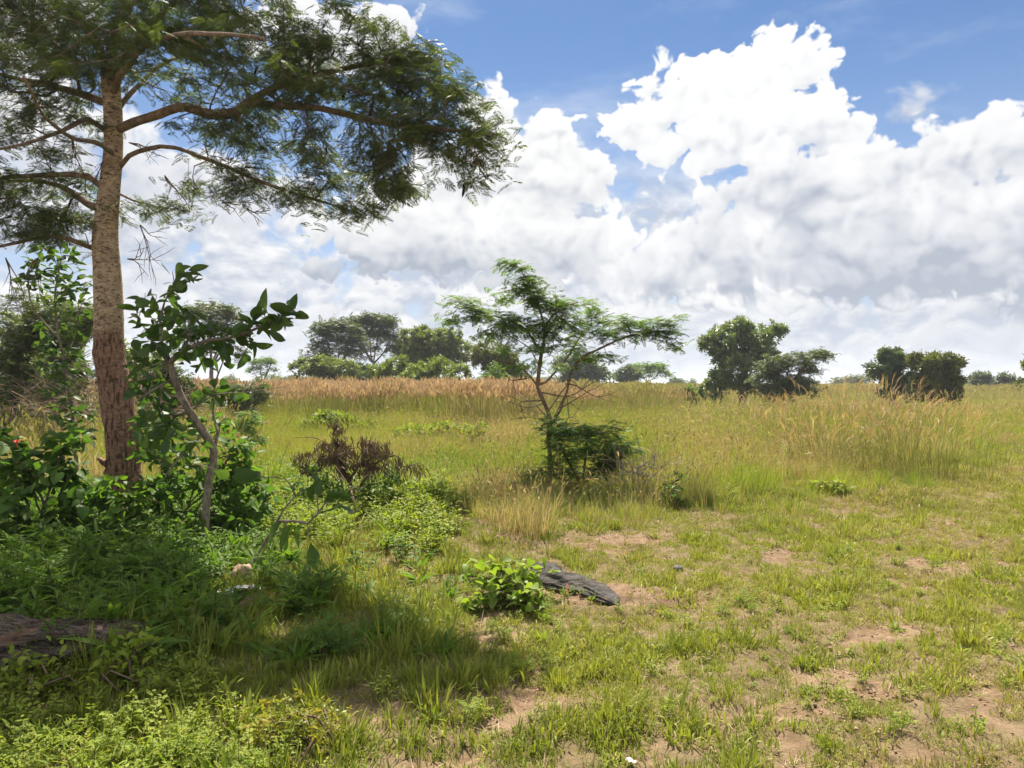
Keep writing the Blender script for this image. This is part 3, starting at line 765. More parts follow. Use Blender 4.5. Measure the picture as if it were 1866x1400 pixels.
# ------------------------------------------------------------------ woody plants
class Skel:
    def __init__(s, step=.15): s.pos = []; s.par = []; s.own = []; s.rm = []; s.step = step; s.tips = []; s.nseed = 0; s.extra = 0; s.split0 = False
    def seed(s, pts, r0, r1, attach=True, wig=0., rng=None):
        p = spline(pts, s.step); n = len(p)
        if wig and rng is not None:
            w = rng.normal(0, wig, (n, 3)); w = (w + np.roll(w, 1, 0) + np.roll(w, 2, 0)) / 2; w[0] = 0; p = p + w
        par = -1
        if s.pos and attach:
            d = np.linalg.norm(np.array(s.pos) - p[0], axis=1); par = int(d.argmin()); p = p[1:] if d.min() < s.step * .3 else p; n = len(p)
        r = np.linspace(r0, r1, n) ** 1.0; k0 = len(s.pos)
        for i in range(n):
            s.pos.append(p[i]); s.par.append(par if i == 0 else k0 + i - 1); s.own.append(s.nseed); s.rm.append(r[i])
        s.nseed += 1
    def grow(s, targets, rng, jit=.12, aim=.8, lift=.0, minz=None):
        root = np.array(s.pos[0]); T = np.asarray(targets); P0 = np.array(s.pos)
        dmin = np.min(np.linalg.norm(T[:, None] - P0[None, ::max(1, len(P0) // 60)], axis=2), 1)
        for t in T[np.argsort(dmin)]:
            Pn = np.array(s.pos); pr = np.array(s.par)
            D = Pn - Pn[np.maximum(pr, 0)]; D[pr < 0] = (0, 0, 1); D = norm(D)
            v = t - Pn; L = np.linalg.norm(v, axis=1) + 1e-6; c = (D * v).sum(1) / L
            cost = L * (1 + aim * (1 - c) * .5)
            if minz is not None: cost = cost + (Pn[:, 2] < minz) * 50
            i = int(cost.argmin()); l = L[i]
            k = max(1, int(l / s.step)); p0 = Pn[i]; d0 = D[i]
            p1 = p0 + d0 * l * .3 + np.array([0, 0, lift * l]); u = norm(t - p0) ; u[2] *= .4
            p2 = t - u * l * .3
            par = i; ow = s.own[i]
            if ow == 0 and s.rm[i] > 0 and s.split0: s.extra += 1; ow = 1000 + s.extra
            for q in range(1, k + 1):
                f = q / k; pt = (1 - f) ** 3 * p0 + 3 * (1 - f) ** 2 * f * p1 + 3 * (1 - f) * f * f * p2 + f ** 3 * t
                if q < k: pt = pt + rng.normal(0, jit * s.step, 3)
                s.pos.append(pt); s.par.append(par); s.own.append(ow); s.rm.append(0); par = len(s.pos) - 1
            s.tips.append(par)
    def finish(s, rt=.004, power=.5):
        n = len(s.pos); cnt = np.zeros(n)
        for t in s.tips: cnt[t] += 1
        ch = [[] for _ in range(n)]
        for i in range(n - 1, -1, -1):
            if cnt[i] == 0: cnt[i] = 1
            if s.par[i] >= 0: cnt[s.par[i]] += cnt[i]; ch[s.par[i]].append(i)
        s.cnt = cnt; s.ch = ch; s.r = np.maximum(rt * cnt ** power, np.array(s.rm)); s.P = np.array(s.pos)
        # branches must not be thicker than what bears them
        for i in range(n):
            p = s.par[i]
            if p >= 0 and s.rm[i] == 0: s.r[i] = min(s.r[i], s.r[p] * (1.0 if s.own[i] == s.own[p] else .8))
    def wood(s, owners=None, sides=(10, 6, 4), rng=None, bump=.05, only_seed=False, skip_seed=False):
        g = Geo(); n = len(s.pos); done = [False] * n
        nxt = [-1] * n
        for i in range(n):
            if s.ch[i]:
                same = [c for c in s.ch[i] if s.own[c] == s.own[i] and s.rm[c] > 0] or s.ch[i]
                nxt[i] = max(same, key=lambda c: s.cnt[c])
        starts = [i for i in range(n) if s.par[i] < 0 or nxt[s.par[i]] != i]
        for st in starts:
            chain = [st]
            while nxt[chain[-1]] >= 0: chain.append(nxt[chain[-1]])
            isseed = s.rm[st] > 0
            if owners is not None and s.own[st] not in owners: continue
            if only_seed and not isseed: continue
            if skip_seed and isseed: continue
            pts = [s.P[i] for i in chain]; r = [s.r[i] for i in chain]
            if s.par[st] >= 0: pts = [s.P[s.par[st]]] + pts; r = [r[0] * 1.15] + r
            if len(pts) < 2: continue
            sd = sides[0] if r[0] > .04 else sides[1] if r[0] > .012 else sides[2]
            tube(g, pts, r, sd, tint=.5, bump=bump if sd > 4 else 0, rng=rng)
        return g

def pads_targets(pads, rng, thin=1.):
    """pads: (px, py, depth, rx px, ry px, rdepth m, count): clumps of twig ends, at their real place and size"""
    out = []
    for (px, py, d, rx, ry, rd, n) in pads:
        n = max(2, int(n * thin))
        c = P(px, py, d); v = rng.normal(size=(n, 3)); v = v / np.linalg.norm(v, axis=1)[:, None] * rng.uniform(.15, 1, (n, 1)) ** .45
        out.append(c + v * np.array([rx / FPX * d, rd, ry / FPX * d]))
    return np.vstack(out)

def spray(geo, sk, tpls, rng, n=(8, 12), size=(.12, .2), length=.3, spread=(35, 75), droop=(-.35, .05), flat=.35, roll=.35, up=None, tintc=None, offs=.0, jitter=.02, tips=None):
    """leaves set alternately along every twig end"""
    tips = np.array(sk.tips if tips is None else tips); par = np.array(sk.par)
    P_ = sk.P[tips]; D = sk.P[tips] - sk.P[par[tips]]; D[:, 2] *= flat; D = norm(D)
    N = len(tips); m = rng.integers(n[0], n[1] + 1, N); ii = np.repeat(np.arange(N), m); k = np.concatenate([np.arange(q) for q in m]); M = m[ii]
    s_ = 1 - k / M; back = (s_ * length)[:, None] * D[ii]
    up_ = np.array([0, 0, 1.]); side = norm(np.cross(up_, D[ii])); sg = np.where(k % 2 == 0, 1, -1)
    ang = np.radians(rng.uniform(*spread, len(ii))) * sg * (1 - .6 * (k == M - 1))
    d = D[ii] * np.cos(ang)[:, None] + side * np.sin(ang)[:, None]; d[:, 2] += rng.uniform(*droop, len(ii)); d = norm(d)
    base = P_[ii] - back + rng.normal(0, jitter, (len(ii), 3)) + offs * up_
    U = up_ + rng.normal(0, roll, (len(ii), 3)); F = frames(d, U)
    sz = rng.uniform(*size, len(ii)); tt = rng.uniform(0, 1, N)[ii] * .5 + rng.uniform(0, 1, len(ii)) * .5
    which = rng.integers(0, len(tpls), len(ii))
    for w in range(len(tpls)):
        q = which == w; geo.inst(tpls[w], F[q] * sz[q][:, None, None], base[q], tt[q])

LEAFM = {}
def mats():
    LEAFM['feather'] = leaf_mat('feather_leaf', [(.040, .058, .022), (.06, .085, .028), (.085, .115, .034), (.12, .16, .042)], transl=.36, rough=.55)
    LEAFM['feather_light'] = leaf_mat('light_feather_leaf', [(.06, .12, .022), (.09, .165, .028), (.13, .21, .036), (.18, .26, .05)], transl=.5, rough=.55)
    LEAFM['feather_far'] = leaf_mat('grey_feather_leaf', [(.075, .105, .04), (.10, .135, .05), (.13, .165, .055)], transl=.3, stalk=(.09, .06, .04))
    LEAFM['broad'] = leaf_mat('broad_leaf', [(.036, .075, .022), (.05, .10, .026), (.075, .13, .03), (.12, .16, .04)], transl=.42, rough=.5, spec=.3, big=.25)
    LEAFM['broad_mid'] = leaf_mat('bush_leaf', [(.055, .115, .02), (.08, .16, .028), (.11, .20, .036), (.17, .22, .045)], transl=.45, rough=.55, spec=.25, big=.12)
    LEAFM['dark_tree'] = leaf_mat('dark_tree_leaf', [(.10, .15, .055), (.15, .20, .07), (.22, .26, .10)], transl=.38, rough=.4, spec=.5)
    LEAFM['teal_tree'] = leaf_mat('bluish_leaf', [(.085, .13, .07), (.11, .16, .08), (.14, .19, .09)], transl=.25, rough=.5)
    LEAFM['olive_tree'] = leaf_mat('olive_leaf', [(.11, .15, .034), (.16, .20, .045), (.22, .26, .06)], transl=.42)
    LEAFM['brown_tree'] = leaf_mat('russet_leaf', [(.10, .12, .035), (.14, .15, .042), (.16, .19, .05)], transl=.3)
    LEAFM['lime'] = leaf_mat('lime_leaf', [(.12, .17, .025), (.17, .22, .035), (.23, .27, .05)], transl=.42)
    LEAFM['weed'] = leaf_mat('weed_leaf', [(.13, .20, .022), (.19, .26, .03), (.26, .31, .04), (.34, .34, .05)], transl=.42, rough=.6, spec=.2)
    LEAFM['weed_shade'] = leaf_mat('shaded_weed_leaf', [(.075, .145, .02), (.11, .19, .028), (.15, .24, .036)], transl=.45, rough=.6, spec=.2)  # darker copy of the weed green, with shade put into the colour
    LEAFM['dead'] = leaf_mat('withered_leaf', [(.07, .045, .03), (.13, .09, .055), (.24, .17, .10)], transl=.12, rough=.8)
    LEAFM['yellowing'] = leaf_mat('yellowing_leaf', [(.14, .20, .03), (.20, .24, .035), (.28, .25, .03), (.32, .20, .03)], transl=.4)
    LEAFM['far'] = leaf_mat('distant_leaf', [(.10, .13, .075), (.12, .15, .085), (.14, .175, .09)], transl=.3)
    LEAFM['bark_big'] = bark_mat('pale_scarred_bark', (.55, .42, .28), (.32, .225, .145), scale=6, stretch=1.6, rings=True, bs=.6, bd=.02, zlo=2.05, zhi=2.35, low=((.34, .20, .135), (.17, .095, .065)))
    LEAFM['bark_twig'] = bark_mat('brown_twig_bark', (.22, .15, .10), (.11, .075, .05), scale=16, stretch=.4, bs=.3)
    LEAFM['bark_red'] = bark_mat('reddish_bark', (.28, .19, .135), (.13, .08, .055), scale=16, stretch=.4, bs=.5)
    LEAFM['bark_grey'] = bark_mat('grey_bark', (.30, .25, .20), (.15, .12, .09), scale=14, stretch=.4, bs=.4)
    LEAFM['dry_twig'] = bark_mat('bleached_twig', (.52, .45, .36), (.28, .22, .16), scale=20, stretch=.4, bs=.2)
    LEAFM['peeled'] = bark_mat('pale_peeled_wood', (.50, .36, .25), (.30, .19, .12), scale=20, stretch=.2, bs=.2)

def plant(name, label, cat, base, seeds, pads, leafkind, tpls, bark, rng, step=.12, rt=.004, power=.5, spr=None, parts=('stem', 'foliage'), group=None, jit=.12, targets=None, aim=.8, minz=None, lift=0., sides=(10, 6, 4), wig=.0, thresh_tips=None, leaf_fn=None, shade_smooth=True):
    sk = Skel(step)
    for s_ in seeds: sk.seed(s_[0], s_[1], s_[2], wig=wig, rng=rng)
    T = pads_targets(pads, rng) if targets is None else targets
    if len(T): sk.grow(T, rng, jit, aim, lift, minz)
    sk.finish(rt, power)
    root = empty(name, base, label, cat, group)
    o = np.asarray(base, float)
    sk.wood(rng=rng, sides=sides).obj(parts[0], LEAFM[bark], root, shade_smooth, origin=o)
    if parts[1]:
        g = Geo()
        if leaf_fn: leaf_fn(g, sk, rng)
        else: spray(g, sk, tpls, rng, **(spr or {}))
        g.obj(parts[1], LEAFM[leafkind], root, False, origin=o)
    return root, sk

def on_ground(px, py):
    c = G(px, py); c[2] = float(gh(c[0], c[1])); return c
_m0 = mats
def mats():
    _m0()
    LEAFM['bark_limb'] = bark_mat('limb_bark', (.28, .20, .14), (.13, .09, .06), scale=12, stretch=1, bs=.5, bd=.015)
    LEAFM['dead_dark'] = bark_mat('dark_pod', (.05, .045, .025), (.025, .02, .012), scale=20, stretch=1, bs=.2)
    LEAFM['dry_twig2'] = bark_mat('grey_dead_twig', (.26, .19, .14), (.13, .09, .065), scale=20, stretch=.4, bs=.2)
_m1 = mats
def mats():
    _m1()
    LEAFM['yellow_green'] = leaf_mat('vine_leaf', [(.14, .22, .03), (.20, .28, .04), (.27, .32, .06)], transl=.45, rough=.55)
    LEAFM['olive_feather'] = leaf_mat('olive_feather_leaf', [(.045, .065, .018), (.07, .10, .025), (.10, .135, .03)], transl=.3)
    LEAFM['feather_bush'] = leaf_mat('bush_feather_leaf', [(.08, .16, .025), (.12, .21, .032), (.17, .26, .04)], transl=.52, rough=.55)
    LEAFM['dry_brown'] = bark_mat('brown_dead_twig', (.34, .25, .17), (.17, .115, .075), scale=20, stretch=.4, bs=.2)
# ------------------------------------------------------------------ herbs and shrubs
def herb(geo, tpls, rng, nst=5, R=.06, h=(.12, .25), per=6, size=(.03, .05), lean=.4, opp=True, upturn=(.0, .6), stalk=.0025, base_leaf=.15, rank=None):
    """leafy stems rising from one spot, leaves in pairs up the stem"""
    for k in range(nst):
        a = rng.uniform(0, 2 * pi); r = R * sqrt(rng.uniform()); H = rng.uniform(*h); le = abs(rng.normal(0, lean)); o = a + rng.normal(0, .6)
        d = np.array([cos(o), sin(o), 0.]); p = np.array([r * cos(a), r * sin(a), 0.]); pts = [p]; ang = le * .5
        for j in range(5): p = p + H / 5 * (cos(ang) * np.array([0, 0, 1.]) + sin(ang) * d) + rng.normal(0, H * .02, 3); ang += le * .18; pts.append(p)
        pts = np.array(pts); tube(geo, pts, np.linspace(stalk, stalk * .5, 6), 3, tint=.5, kind=.5, cap=False)
        f = np.linspace(base_leaf, 1, per); q = np.stack([np.interp(f * 5, range(6), pts[:, c]) for c in range(3)], 1)
        az = rng.uniform(0, 6.28) + np.arange(per) * (pi / 2 if opp else 2.4)
        for s_ in ((0, pi) if opp else (0,)):
            el = rng.uniform(*upturn, per); dd = np.stack([np.cos(az + s_) * np.cos(el), np.sin(az + s_) * np.cos(el), np.sin(el)], 1)
            sz = rng.uniform(*size, per) * (1 - .45 * f ** 3); w = rng.integers(0, len(tpls))
            geo.inst(tpls[w], frames(dd, np.array([0, 0, 1.]) + rng.normal(0, .25, (per, 3))) * sz[:, None, None], q, rng.uniform(0, 1, per) * .6 + rng.uniform() * .4)
def rosette(geo, tpls, rng, n=12, size=(.08, .15), el=(.2, 1.2), R=.02):
    az = rng.uniform(0, 6.28, n); e = rng.uniform(*el, n); dd = np.stack([np.cos(az) * np.cos(e), np.sin(az) * np.cos(e), np.sin(e)], 1)
    sz = rng.uniform(*size, n); b = np.stack([R * np.cos(az), R * np.sin(az), rng.uniform(0, .03, n)], 1)
    geo.inst(tpls[rng.integers(0, len(tpls))], frames(dd, np.array([0, 0, 1.]) + rng.normal(0, .3, (n, 3))) * sz[:, None, None], b, rng.uniform(0, 1, n))
LT = {}
def leaf_templates():
    LT['lance'] = [leaf_lens(1, .17, .25, .5, 3, pos=.35), leaf_lens(1, .15, .25, .25, 3, pos=.35)]
    LT['oval'] = [leaf_lens(1, .5, .15, .2, 2, .08, .45), leaf_lens(1, .42, .2, .1, 2, .08, .4)]
    LT['big'] = [leaf_lens(1, .48, .10, .16, 5, .10, .55), leaf_lens(1, .42, .35, .30, 5, .10, .5), leaf_lens(1, .55, -.10, .02, 5, .10, .6), leaf_lens(1, .34, .6, .55, 5, .10, .5), leaf_lens(.8, .5, .2, -.15, 5, .12, .6)]
    LT['heart'] = [heart_leaf(.1, .2), heart_leaf(.25, .35), heart_leaf(-.05, .1)]
    LT['frond'] = [frond(8, .34, .085, .2, 60, np.random.default_rng(70 + q)) for q in range(2)]
    LT['pinnate'] = [frond(6, .30, .12, .25, 55, np.random.default_rng(80 + q), pd=-.2) for q in range(2)]
    LT['small'] = [cluster(5, .5, .8, np.random.default_rng(90 + q)) for q in range(3)]
    LT['tuft'] = [cluster(7, .36, 1., np.random.default_rng(94 + q)) for q in range(3)]
    LT['tuft_n'] = [cluster(8, .24, 1., np.random.default_rng(98 + q)) for q in range(3)]

def thing_mesh(name, label, cat, base, parts, group=None):
    """parts: [(name, geo, material, smooth)] with geometry already relative to the base"""
    root = empty(name, base, label, cat, group)
    for (n, g, m, sm) in parts: g.obj(n, m, root, sm)
    return root

def build_undergrowth():
    rng = np.random.default_rng(31)
    # carpet of broad-leaved weeds: shaded bank, sunlit foreground corner, patch in the middle
    def set_of(nm, mat):
        gs = []
        for k in range(3): g = Geo(); rosette(g, LT['lance'], rng, 13, (.10, .19), (.25, 1.25)); rosette(g, LT['lance'], rng, 6, (.06, .12), (.1, .8), .05); gs.append(g)
        for k in range(3): g = Geo(); herb(g, LT['oval'], rng, 6, .08, (.10, .22), 6, (.035, .06)); gs.append(g)
        for k in range(2): g = Geo(); herb(g, LT['pinnate'], rng, 5, .06, (.10, .22), 5, (.08, .13), upturn=(.2, .9)); gs.append(g)
        for k in range(2): g = Geo(); herb(g, LT['lance'], rng, 6, .08, (.14, .26), 6, (.06, .11), upturn=(.2, 1.), opp=False); gs.append(g)
        for k in range(2): g = Geo(); herb(g, LT['oval'], rng, 4, .05, (.03, .07), 4, (.025, .045)); gs.append(g)
        template_set(nm, gs, mat)
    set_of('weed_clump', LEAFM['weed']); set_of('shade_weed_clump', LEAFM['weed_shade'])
    def field(name, setn, y0, y1, dens, maskfn, scf, seed, idxp=None):
        r2 = np.random.default_rng(seed); x, y = wedge(r2, y0, y1, dens); px, py = to_px(x, y); m = maskfn(px, py, x, y)
        k = r2.uniform(size=len(x)) < m; x, y, px, py, m = (q[k] for q in (x, y, px, py, m))
        idx = r2.choice(12, len(x), p=idxp) if idxp is not None else None
        scatter(name, None, setn, x, y, scf(px, py, m, r2), r2, tilt=.15, idx=idx)
    pat = lambda x, y, s: fbm(x * 1.3, y * 1.3, s, 3)
    bank = lambda px, py, x, y: np.clip(ss(520, 380, px - (py - 900) * .15) * ss(880, 940, py) * ss(1190, 1120, py + (px - 200) * .1), 0, 1)
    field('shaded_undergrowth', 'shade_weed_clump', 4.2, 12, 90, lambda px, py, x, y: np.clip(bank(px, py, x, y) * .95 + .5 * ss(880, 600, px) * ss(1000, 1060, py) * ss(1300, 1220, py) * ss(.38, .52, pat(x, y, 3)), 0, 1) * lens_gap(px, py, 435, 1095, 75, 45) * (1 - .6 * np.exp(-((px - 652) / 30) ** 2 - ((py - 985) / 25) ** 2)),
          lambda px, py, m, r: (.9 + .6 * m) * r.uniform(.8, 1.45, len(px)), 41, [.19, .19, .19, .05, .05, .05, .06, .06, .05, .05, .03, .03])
    field('sunlit_undergrowth', 'weed_clump', 2.5, 6, 110, lambda px, py, x, y: ss(560, 340, px + (1330 - py) * .3) * ss(1180, 1260, py) * (.35 + .65 * ss(.40, .50, pat(x, y, 5))) + .35 * ss(700, 400, px) * ss(1300, 1360, py),
          lambda px, py, m, r: r.uniform(.5, .95, len(px)), 42, [.04, .04, .04, .2, .2, .16, .05, .05, .05, .05, .06, .06])
    field('green_weed_patch', 'weed_clump', 5.8, 14, 60, lambda px, py, x, y: np.clip(ss(440, 520, px) * ss(880, 780, px + (py - 930) * .5) * ss(845, 880, py) * ss(1030, 960, py) * (.45 + .55 * ss(.40, .52, pat(x, y, 7))), 0, 1) * lens_gap(px, py, 652, 985, 34, 26),
          lambda px, py, m, r: r.uniform(.8, 1.7, len(px)), 43, [.04, .03, .03, .2, .2, .2, .05, .05, .06, .06, .04, .04])
    field('scattered_weeds', 'weed_clump', 2.6, 12, 24, lambda px, py, x, y: (.25 + .75 * ss(.5, .6, pat(x, y, 9))) * ss(8.5, 6, y * 0 + y),
          lambda px, py, m, r: r.uniform(.3, .6, len(px)), 44, [.06, .05, .05, .12, .12, .12, .03, .03, .05, .05, .16, .16])
    field('meadow_weeds', 'weed_clump', 10, 30, 2.2, lambda px, py, x, y: (py < near_edge(px)) * ss(.50, .60, pat(x * .4, y * .4, 12)) * ss(1000, 800, px) + (py < near_edge(px)) * .25 * ss(.55, .62, pat(x * .6, y * .6, 13)),
          lambda px, py, m, r: r.uniform(1.0, 2.2, len(px)), 45)

def build_shrubs():
    rng = np.random.default_rng(61)
    # ---- broad-leaved sapling right of the trunk
    D = 7.15; T = lambda px, py, d=D: P(px, py, d); b = on_ground(374, 1006)
    seeds = [([b, T(375, 930), T(382, 870), T(390, 822), T(372, 790, 7.1), T(345, 750, 7.0), T(325, 710, 7.0), T(312, 670, 7.0), T(306, 655, 7.0)], .042, .018),
        ([T(390, 822), T(397, 790, 7.2), T(388, 750, 7.3), T(392, 700, 7.3), T(410, 650, 7.4)], .016, .005),
        ([T(309, 662, 7), T(296, 630, 7.0), T(292, 590, 7.1), T(300, 550, 7.1), T(318, 520, 7.1), T(330, 498, 7.1)], .016, .004),
        ([T(309, 662, 7), T(335, 640, 6.9), T(375, 622, 6.8), T(420, 615, 6.7), T(465, 600, 6.6), T(505, 580, 6.6), T(530, 572, 6.6)], .017, .004),
        ([T(309, 662, 7), T(290, 640, 7.2), T(265, 600, 7.3), T(250, 580, 7.4)], .012, .004),
        ([T(372, 790, 7.1), T(330, 830, 6.9), T(300, 870, 6.8)], .008, .004), ([T(335, 640, 6.9), T(350, 600, 6.9), T(370, 560, 6.9)], .009, .004),
        ([T(318, 688, 7), T(290, 705, 6.9), T(250, 730, 6.9)], .010, .006), ([T(345, 750), T(390, 720, 7), T(440, 716, 7), T(520, 705, 7.1)], .006, .002)]
    pads = [(330, 510, 7.1, 28, 22, .15, 7), (290, 560, 7.1, 50, 34, .25, 12), (265, 590, 7.2, 40, 30, .25, 12), (340, 590, 6.9, 50, 34, .25, 13), (390, 590, 6.8, 30, 25, .2, 6), (430, 600, 6.7, 34, 22, .15, 7), (480, 585, 6.6, 40, 22, .15, 11), (515, 575, 6.6, 28, 22, .12, 9),
        (300, 640, 7.0, 60, 25, .3, 14), (270, 680, 7.2, 34, 40, .3, 14), (300, 800, 7.2, 40, 50, .3, 16), (380, 655, 6.9, 60, 25, .25, 10), (440, 635, 6.7, 40, 18, .15, 5), (395, 715, 7.1, 50, 34, .25, 10), (300, 720, 7.0, 50, 30, .3, 9), (330, 790, 6.9, 60, 40, .35, 14), (350, 850, 7.0, 60, 30, .3, 10), (285, 770, 7.0, 30, 30, .2, 6)]
    plant('broad_leaved_sapling', 'crooked sapling with big oval dark leaves, arching to the right of the tall trunk', 'sapling', b, seeds, pads, 'broad', LT['big'], 'bark_grey', rng, step=.09, rt=.0028,
          spr=dict(n=(2, 3), size=(.09, .23), length=.11, spread=(25, 80), droop=(-.7, .7), flat=.8, roll=.9, jitter=.008), parts=('stem', 'foliage'))
    # ---- sapling left of and behind the trunk
    b = on_ground(142, 905); D = float(b[1])
    seeds = [([b, P(140, 860, D), P(136, 800, D), P(130, 740, D), P(122, 690, D), P(116, 655, D), P(105, 600, D), P(100, 540, D), P(110, 480, D)], .026, .006), ([P(118, 660, D), P(140, 600, D), P(150, 540, D)], .012, .004), ([P(110, 620, D), P(60, 560, D), P(50, 500, D)], .012, .004)]
    pads = [(75, 480, D, 32, 34, .3, 20), (130, 500, D, 36, 50, .4, 26), (60, 520, D, 30, 20, .3, 8), (120, 560, D, 50, 30, .4, 14), (110, 620, D, 50, 34, .4, 18), (100, 665, D, 36, 20, .3, 8), (130, 680, D - .2, 40, 22, .3, 8), (95, 730, D - .2, 34, 24, .3, 9), (135, 755, D - .2, 40, 24, .3, 10), (150, 800, D - .2, 30, 24, .3, 6)]
    plant('round_leaved_sapling', 'slender sapling with rounded dark leaves close left of the tall trunk', 'sapling', b, seeds, pads, 'broad', LT['oval'], 'bark_grey', rng, step=.1, rt=.0026,
          spr=dict(n=(3, 5), size=(.12, .19), length=.14, spread=(25, 80), droop=(-.6, .4), flat=.8, roll=.7), parts=('stem', 'foliage'))
    # ---- dark feathery bush at the left border
    b = on_ground(20, 830); D = float(b[1])
    plant('dark_feathery_bush', 'dense dark feathery bush behind the round-leaved sapling at the left border', 'bush', b,
          [([b, P(25, 760, D), P(30, 680, D), P(40, 620, D)], .05, .02), ([b, P(0, 740, D), P(-50, 640, D)], .04, .01), ([P(28, 700, D), P(100, 650, D), P(160, 600, D)], .03, .01)],
          [(30, 610, D, 80, 44, .7, 90), (110, 600, D, 64, 40, .6, 74), (60, 655, D, 100, 30, .7, 64), (-60, 640, D, 60, 60, .7, 30), (150, 580, D, 30, 22, .4, 20), (10, 700, D, 60, 30, .6, 44), (90, 700, D, 60, 24, .6, 30), (20, 750, D, 70, 26, .6, 30), (60, 550, D, 60, 24, .6, 30)],
          'feather', LT['frond'], 'bark_grey', rng, step=.14, rt=.004, spr=dict(n=(9, 13), size=(.14, .24), length=.4, droop=(-.4, .2)), parts=('stem', 'foliage'))
    # ---- climber-covered bush with the red flower, left foreground
    def leafy_bush(name, label, px, py, D, pads, kind, tp, n, size, stems=6, bark='bark_twig', droop=(-.8, .3), rt=.0025, flower=None, h=.5):
        b = np.array([(px - CX) / FPX * D, D, 0.]); b[2] = gh(b[0], b[1]); seeds = []
        for k in range(stems):
            q = pads[k % len(pads)]; e = P(q[0] + rng.normal(0, q[3] * .4), q[1] + rng.normal(0, q[4] * .3), q[2])
            r = b + np.array([rng.normal(0, .10), rng.normal(0, .08), 0]); m = r * .55 + e * .45 + np.array([rng.normal(0, .05), 0, .10])
            seeds.append(([r, m, e], .009, .004))
        sk = Skel(.09)
        for s_ in seeds: sk.seed(s_[0], s_[1], s_[2], attach=False, wig=.01, rng=rng)
        sk.grow(pads_targets(pads, rng), rng, .15, .6); sk.finish(rt, .45)
        root = empty(name, b, label, 'bush')
        sk.wood(rng=rng, sides=(8, 5, 3)).obj('stem', LEAFM[bark], root, True, origin=b)
        g = Geo(); spray(g, sk, tp, rng, n=n, size=size, length=.16, spread=(20, 85), droop=droop, flat=.8, roll=.5, jitter=.02)
        g.obj('foliage', LEAFM[kind], root, False, origin=b)
        return root, sk, b
    root, sk, b = leafy_bush('heart_leaved_bush', 'tangled bush with heart-shaped green leaves and one red flower, left of the tall trunk', 70, 1010, 7.1,
        [(40, 850, 7.2, 60, 34, .4, 34), (110, 850, 7.3, 60, 34, .4, 34), (60, 810, 7.3, 60, 24, .4, 18), (130, 800, 7.4, 34, 26, .3, 12), (-20, 800, 7.3, 40, 34, .3, 14), (60, 910, 7.0, 80, 34, .5, 46), (150, 900, 7.1, 50, 40, .4, 34), (20, 970, 6.9, 70, 30, .4, 26), (110, 965, 6.8, 80, 34, .4, 34), (180, 960, 6.9, 40, 26, .3, 14), (-60, 900, 7.2, 60, 70, .5, 34), (175, 1010, 6.6, 50, 14, .2, 8)],
        'broad_mid', LT['heart'], (2, 4), (.07, .13), 12)
    g = Geo(); c = P(30, 803, 7.15)
    for k in range(16):
        a = k * 2.4; e = rng.uniform(-.1, .5); dd = np.array([[cos(a) * cos(e), sin(a) * cos(e), sin(e)]]); g.inst(LT['lance'][0], frames(dd, np.array([[0, 0, 1.]])) * rng.uniform(.035, .055), (c - b)[None], np.array([.5]))
    tube(g, [P(30, 803, 7.15) - b, P(33, 830, 7.15) - b, P(36, 860, 7.15) - b], [.004, .003, .003], 4)
    g.obj('flower', plain_mat('scarlet_petal', (.75, .045, .015), .5), root)
    leafy_bush('dark_leafy_bush', 'dense dark leafy bush at the foot of the crooked sapling, right of the tall trunk', 300, 1000, 7.6,
        [(290, 770, 7.8, 34, 30, .3, 14), (440, 810, 7.9, 34, 26, .3, 14), (400, 780, 8.0, 34, 30, .3, 12), (480, 900, 7.8, 30, 26, .3, 14), (280, 900, 7.6, 50, 34, .4, 30), (330, 880, 7.5, 50, 34, .4, 26), (410, 860, 7.8, 46, 40, .4, 36), (440, 880, 7.8, 34, 40, .4, 24), (310, 830, 7.7, 44, 34, .3, 20), (270, 800, 7.8, 24, 34, .3, 10), (430, 930, 7.6, 46, 30, .4, 26), (330, 950, 7.2, 60, 26, .4, 26), (240, 910, 7.3, 34, 30, .3, 16), (410, 960, 7.4, 50, 20, .3, 14)],
        'broad_mid', LT['big'], (3, 4), (.10, .18), 12, droop=(-.8, .5))
    leafy_bush('pale_leaved_bush', 'small bush with long pale hanging leaves directly in front of the tall trunk', 235, 1010, 7.0,
        [(230, 900, 7.0, 30, 20, .15, 10), (225, 935, 6.95, 26, 20, .15, 9), (265, 920, 7.0, 30, 22, .15, 9), (205, 880, 7.0, 20, 20, .1, 5)], 'weed_shade', LT['big'], (2, 3), (.10, .17), 5, droop=(-1.2, .1))
    # ---- leaning cut stem with a few big leaves
    D = 6.1; b = on_ground(440, 1058); b = np.array(b)
    seeds = [([b, P(470, 1010, 6.2), P(497, 965, 6.1), P(520, 925, 6.0), P(548, 895, 5.9)], .013, .005), ([P(505, 950, 6.1), P(540, 950, 5.9), P(560, 955, 5.8)], .005, .003)]
    tg = np.array([P(555, 895, 5.9), P(578, 905, 5.8), P(590, 920, 5.8), P(545, 955, 5.85), P(565, 985, 5.8), P(520, 960, 6.0), P(580, 935, 5.8), P(530, 885, 5.9), P(470, 865, 6.0), P(600, 915, 5.8), P(500, 975, 6.0)])
    plant('leaning_leafy_stem', 'thin bare stem leaning right with a few big grey-green leaves at its tip', 'branch', b, seeds, [], 'broad', LT['big'], 'bark_grey', rng, step=.07, targets=tg, spr=dict(n=(1, 2), size=(.16, .25), length=.03, spread=(5, 60), droop=(-.7, .2), flat=.9, roll=.6), parts=('stem', 'foliage'))
    # ---- half-withered shrub with hanging brown leaves
    D = 9.6; b = np.array([(640 - CX) / FPX * D, D, 0.]); b[2] = gh(b[0], b[1])
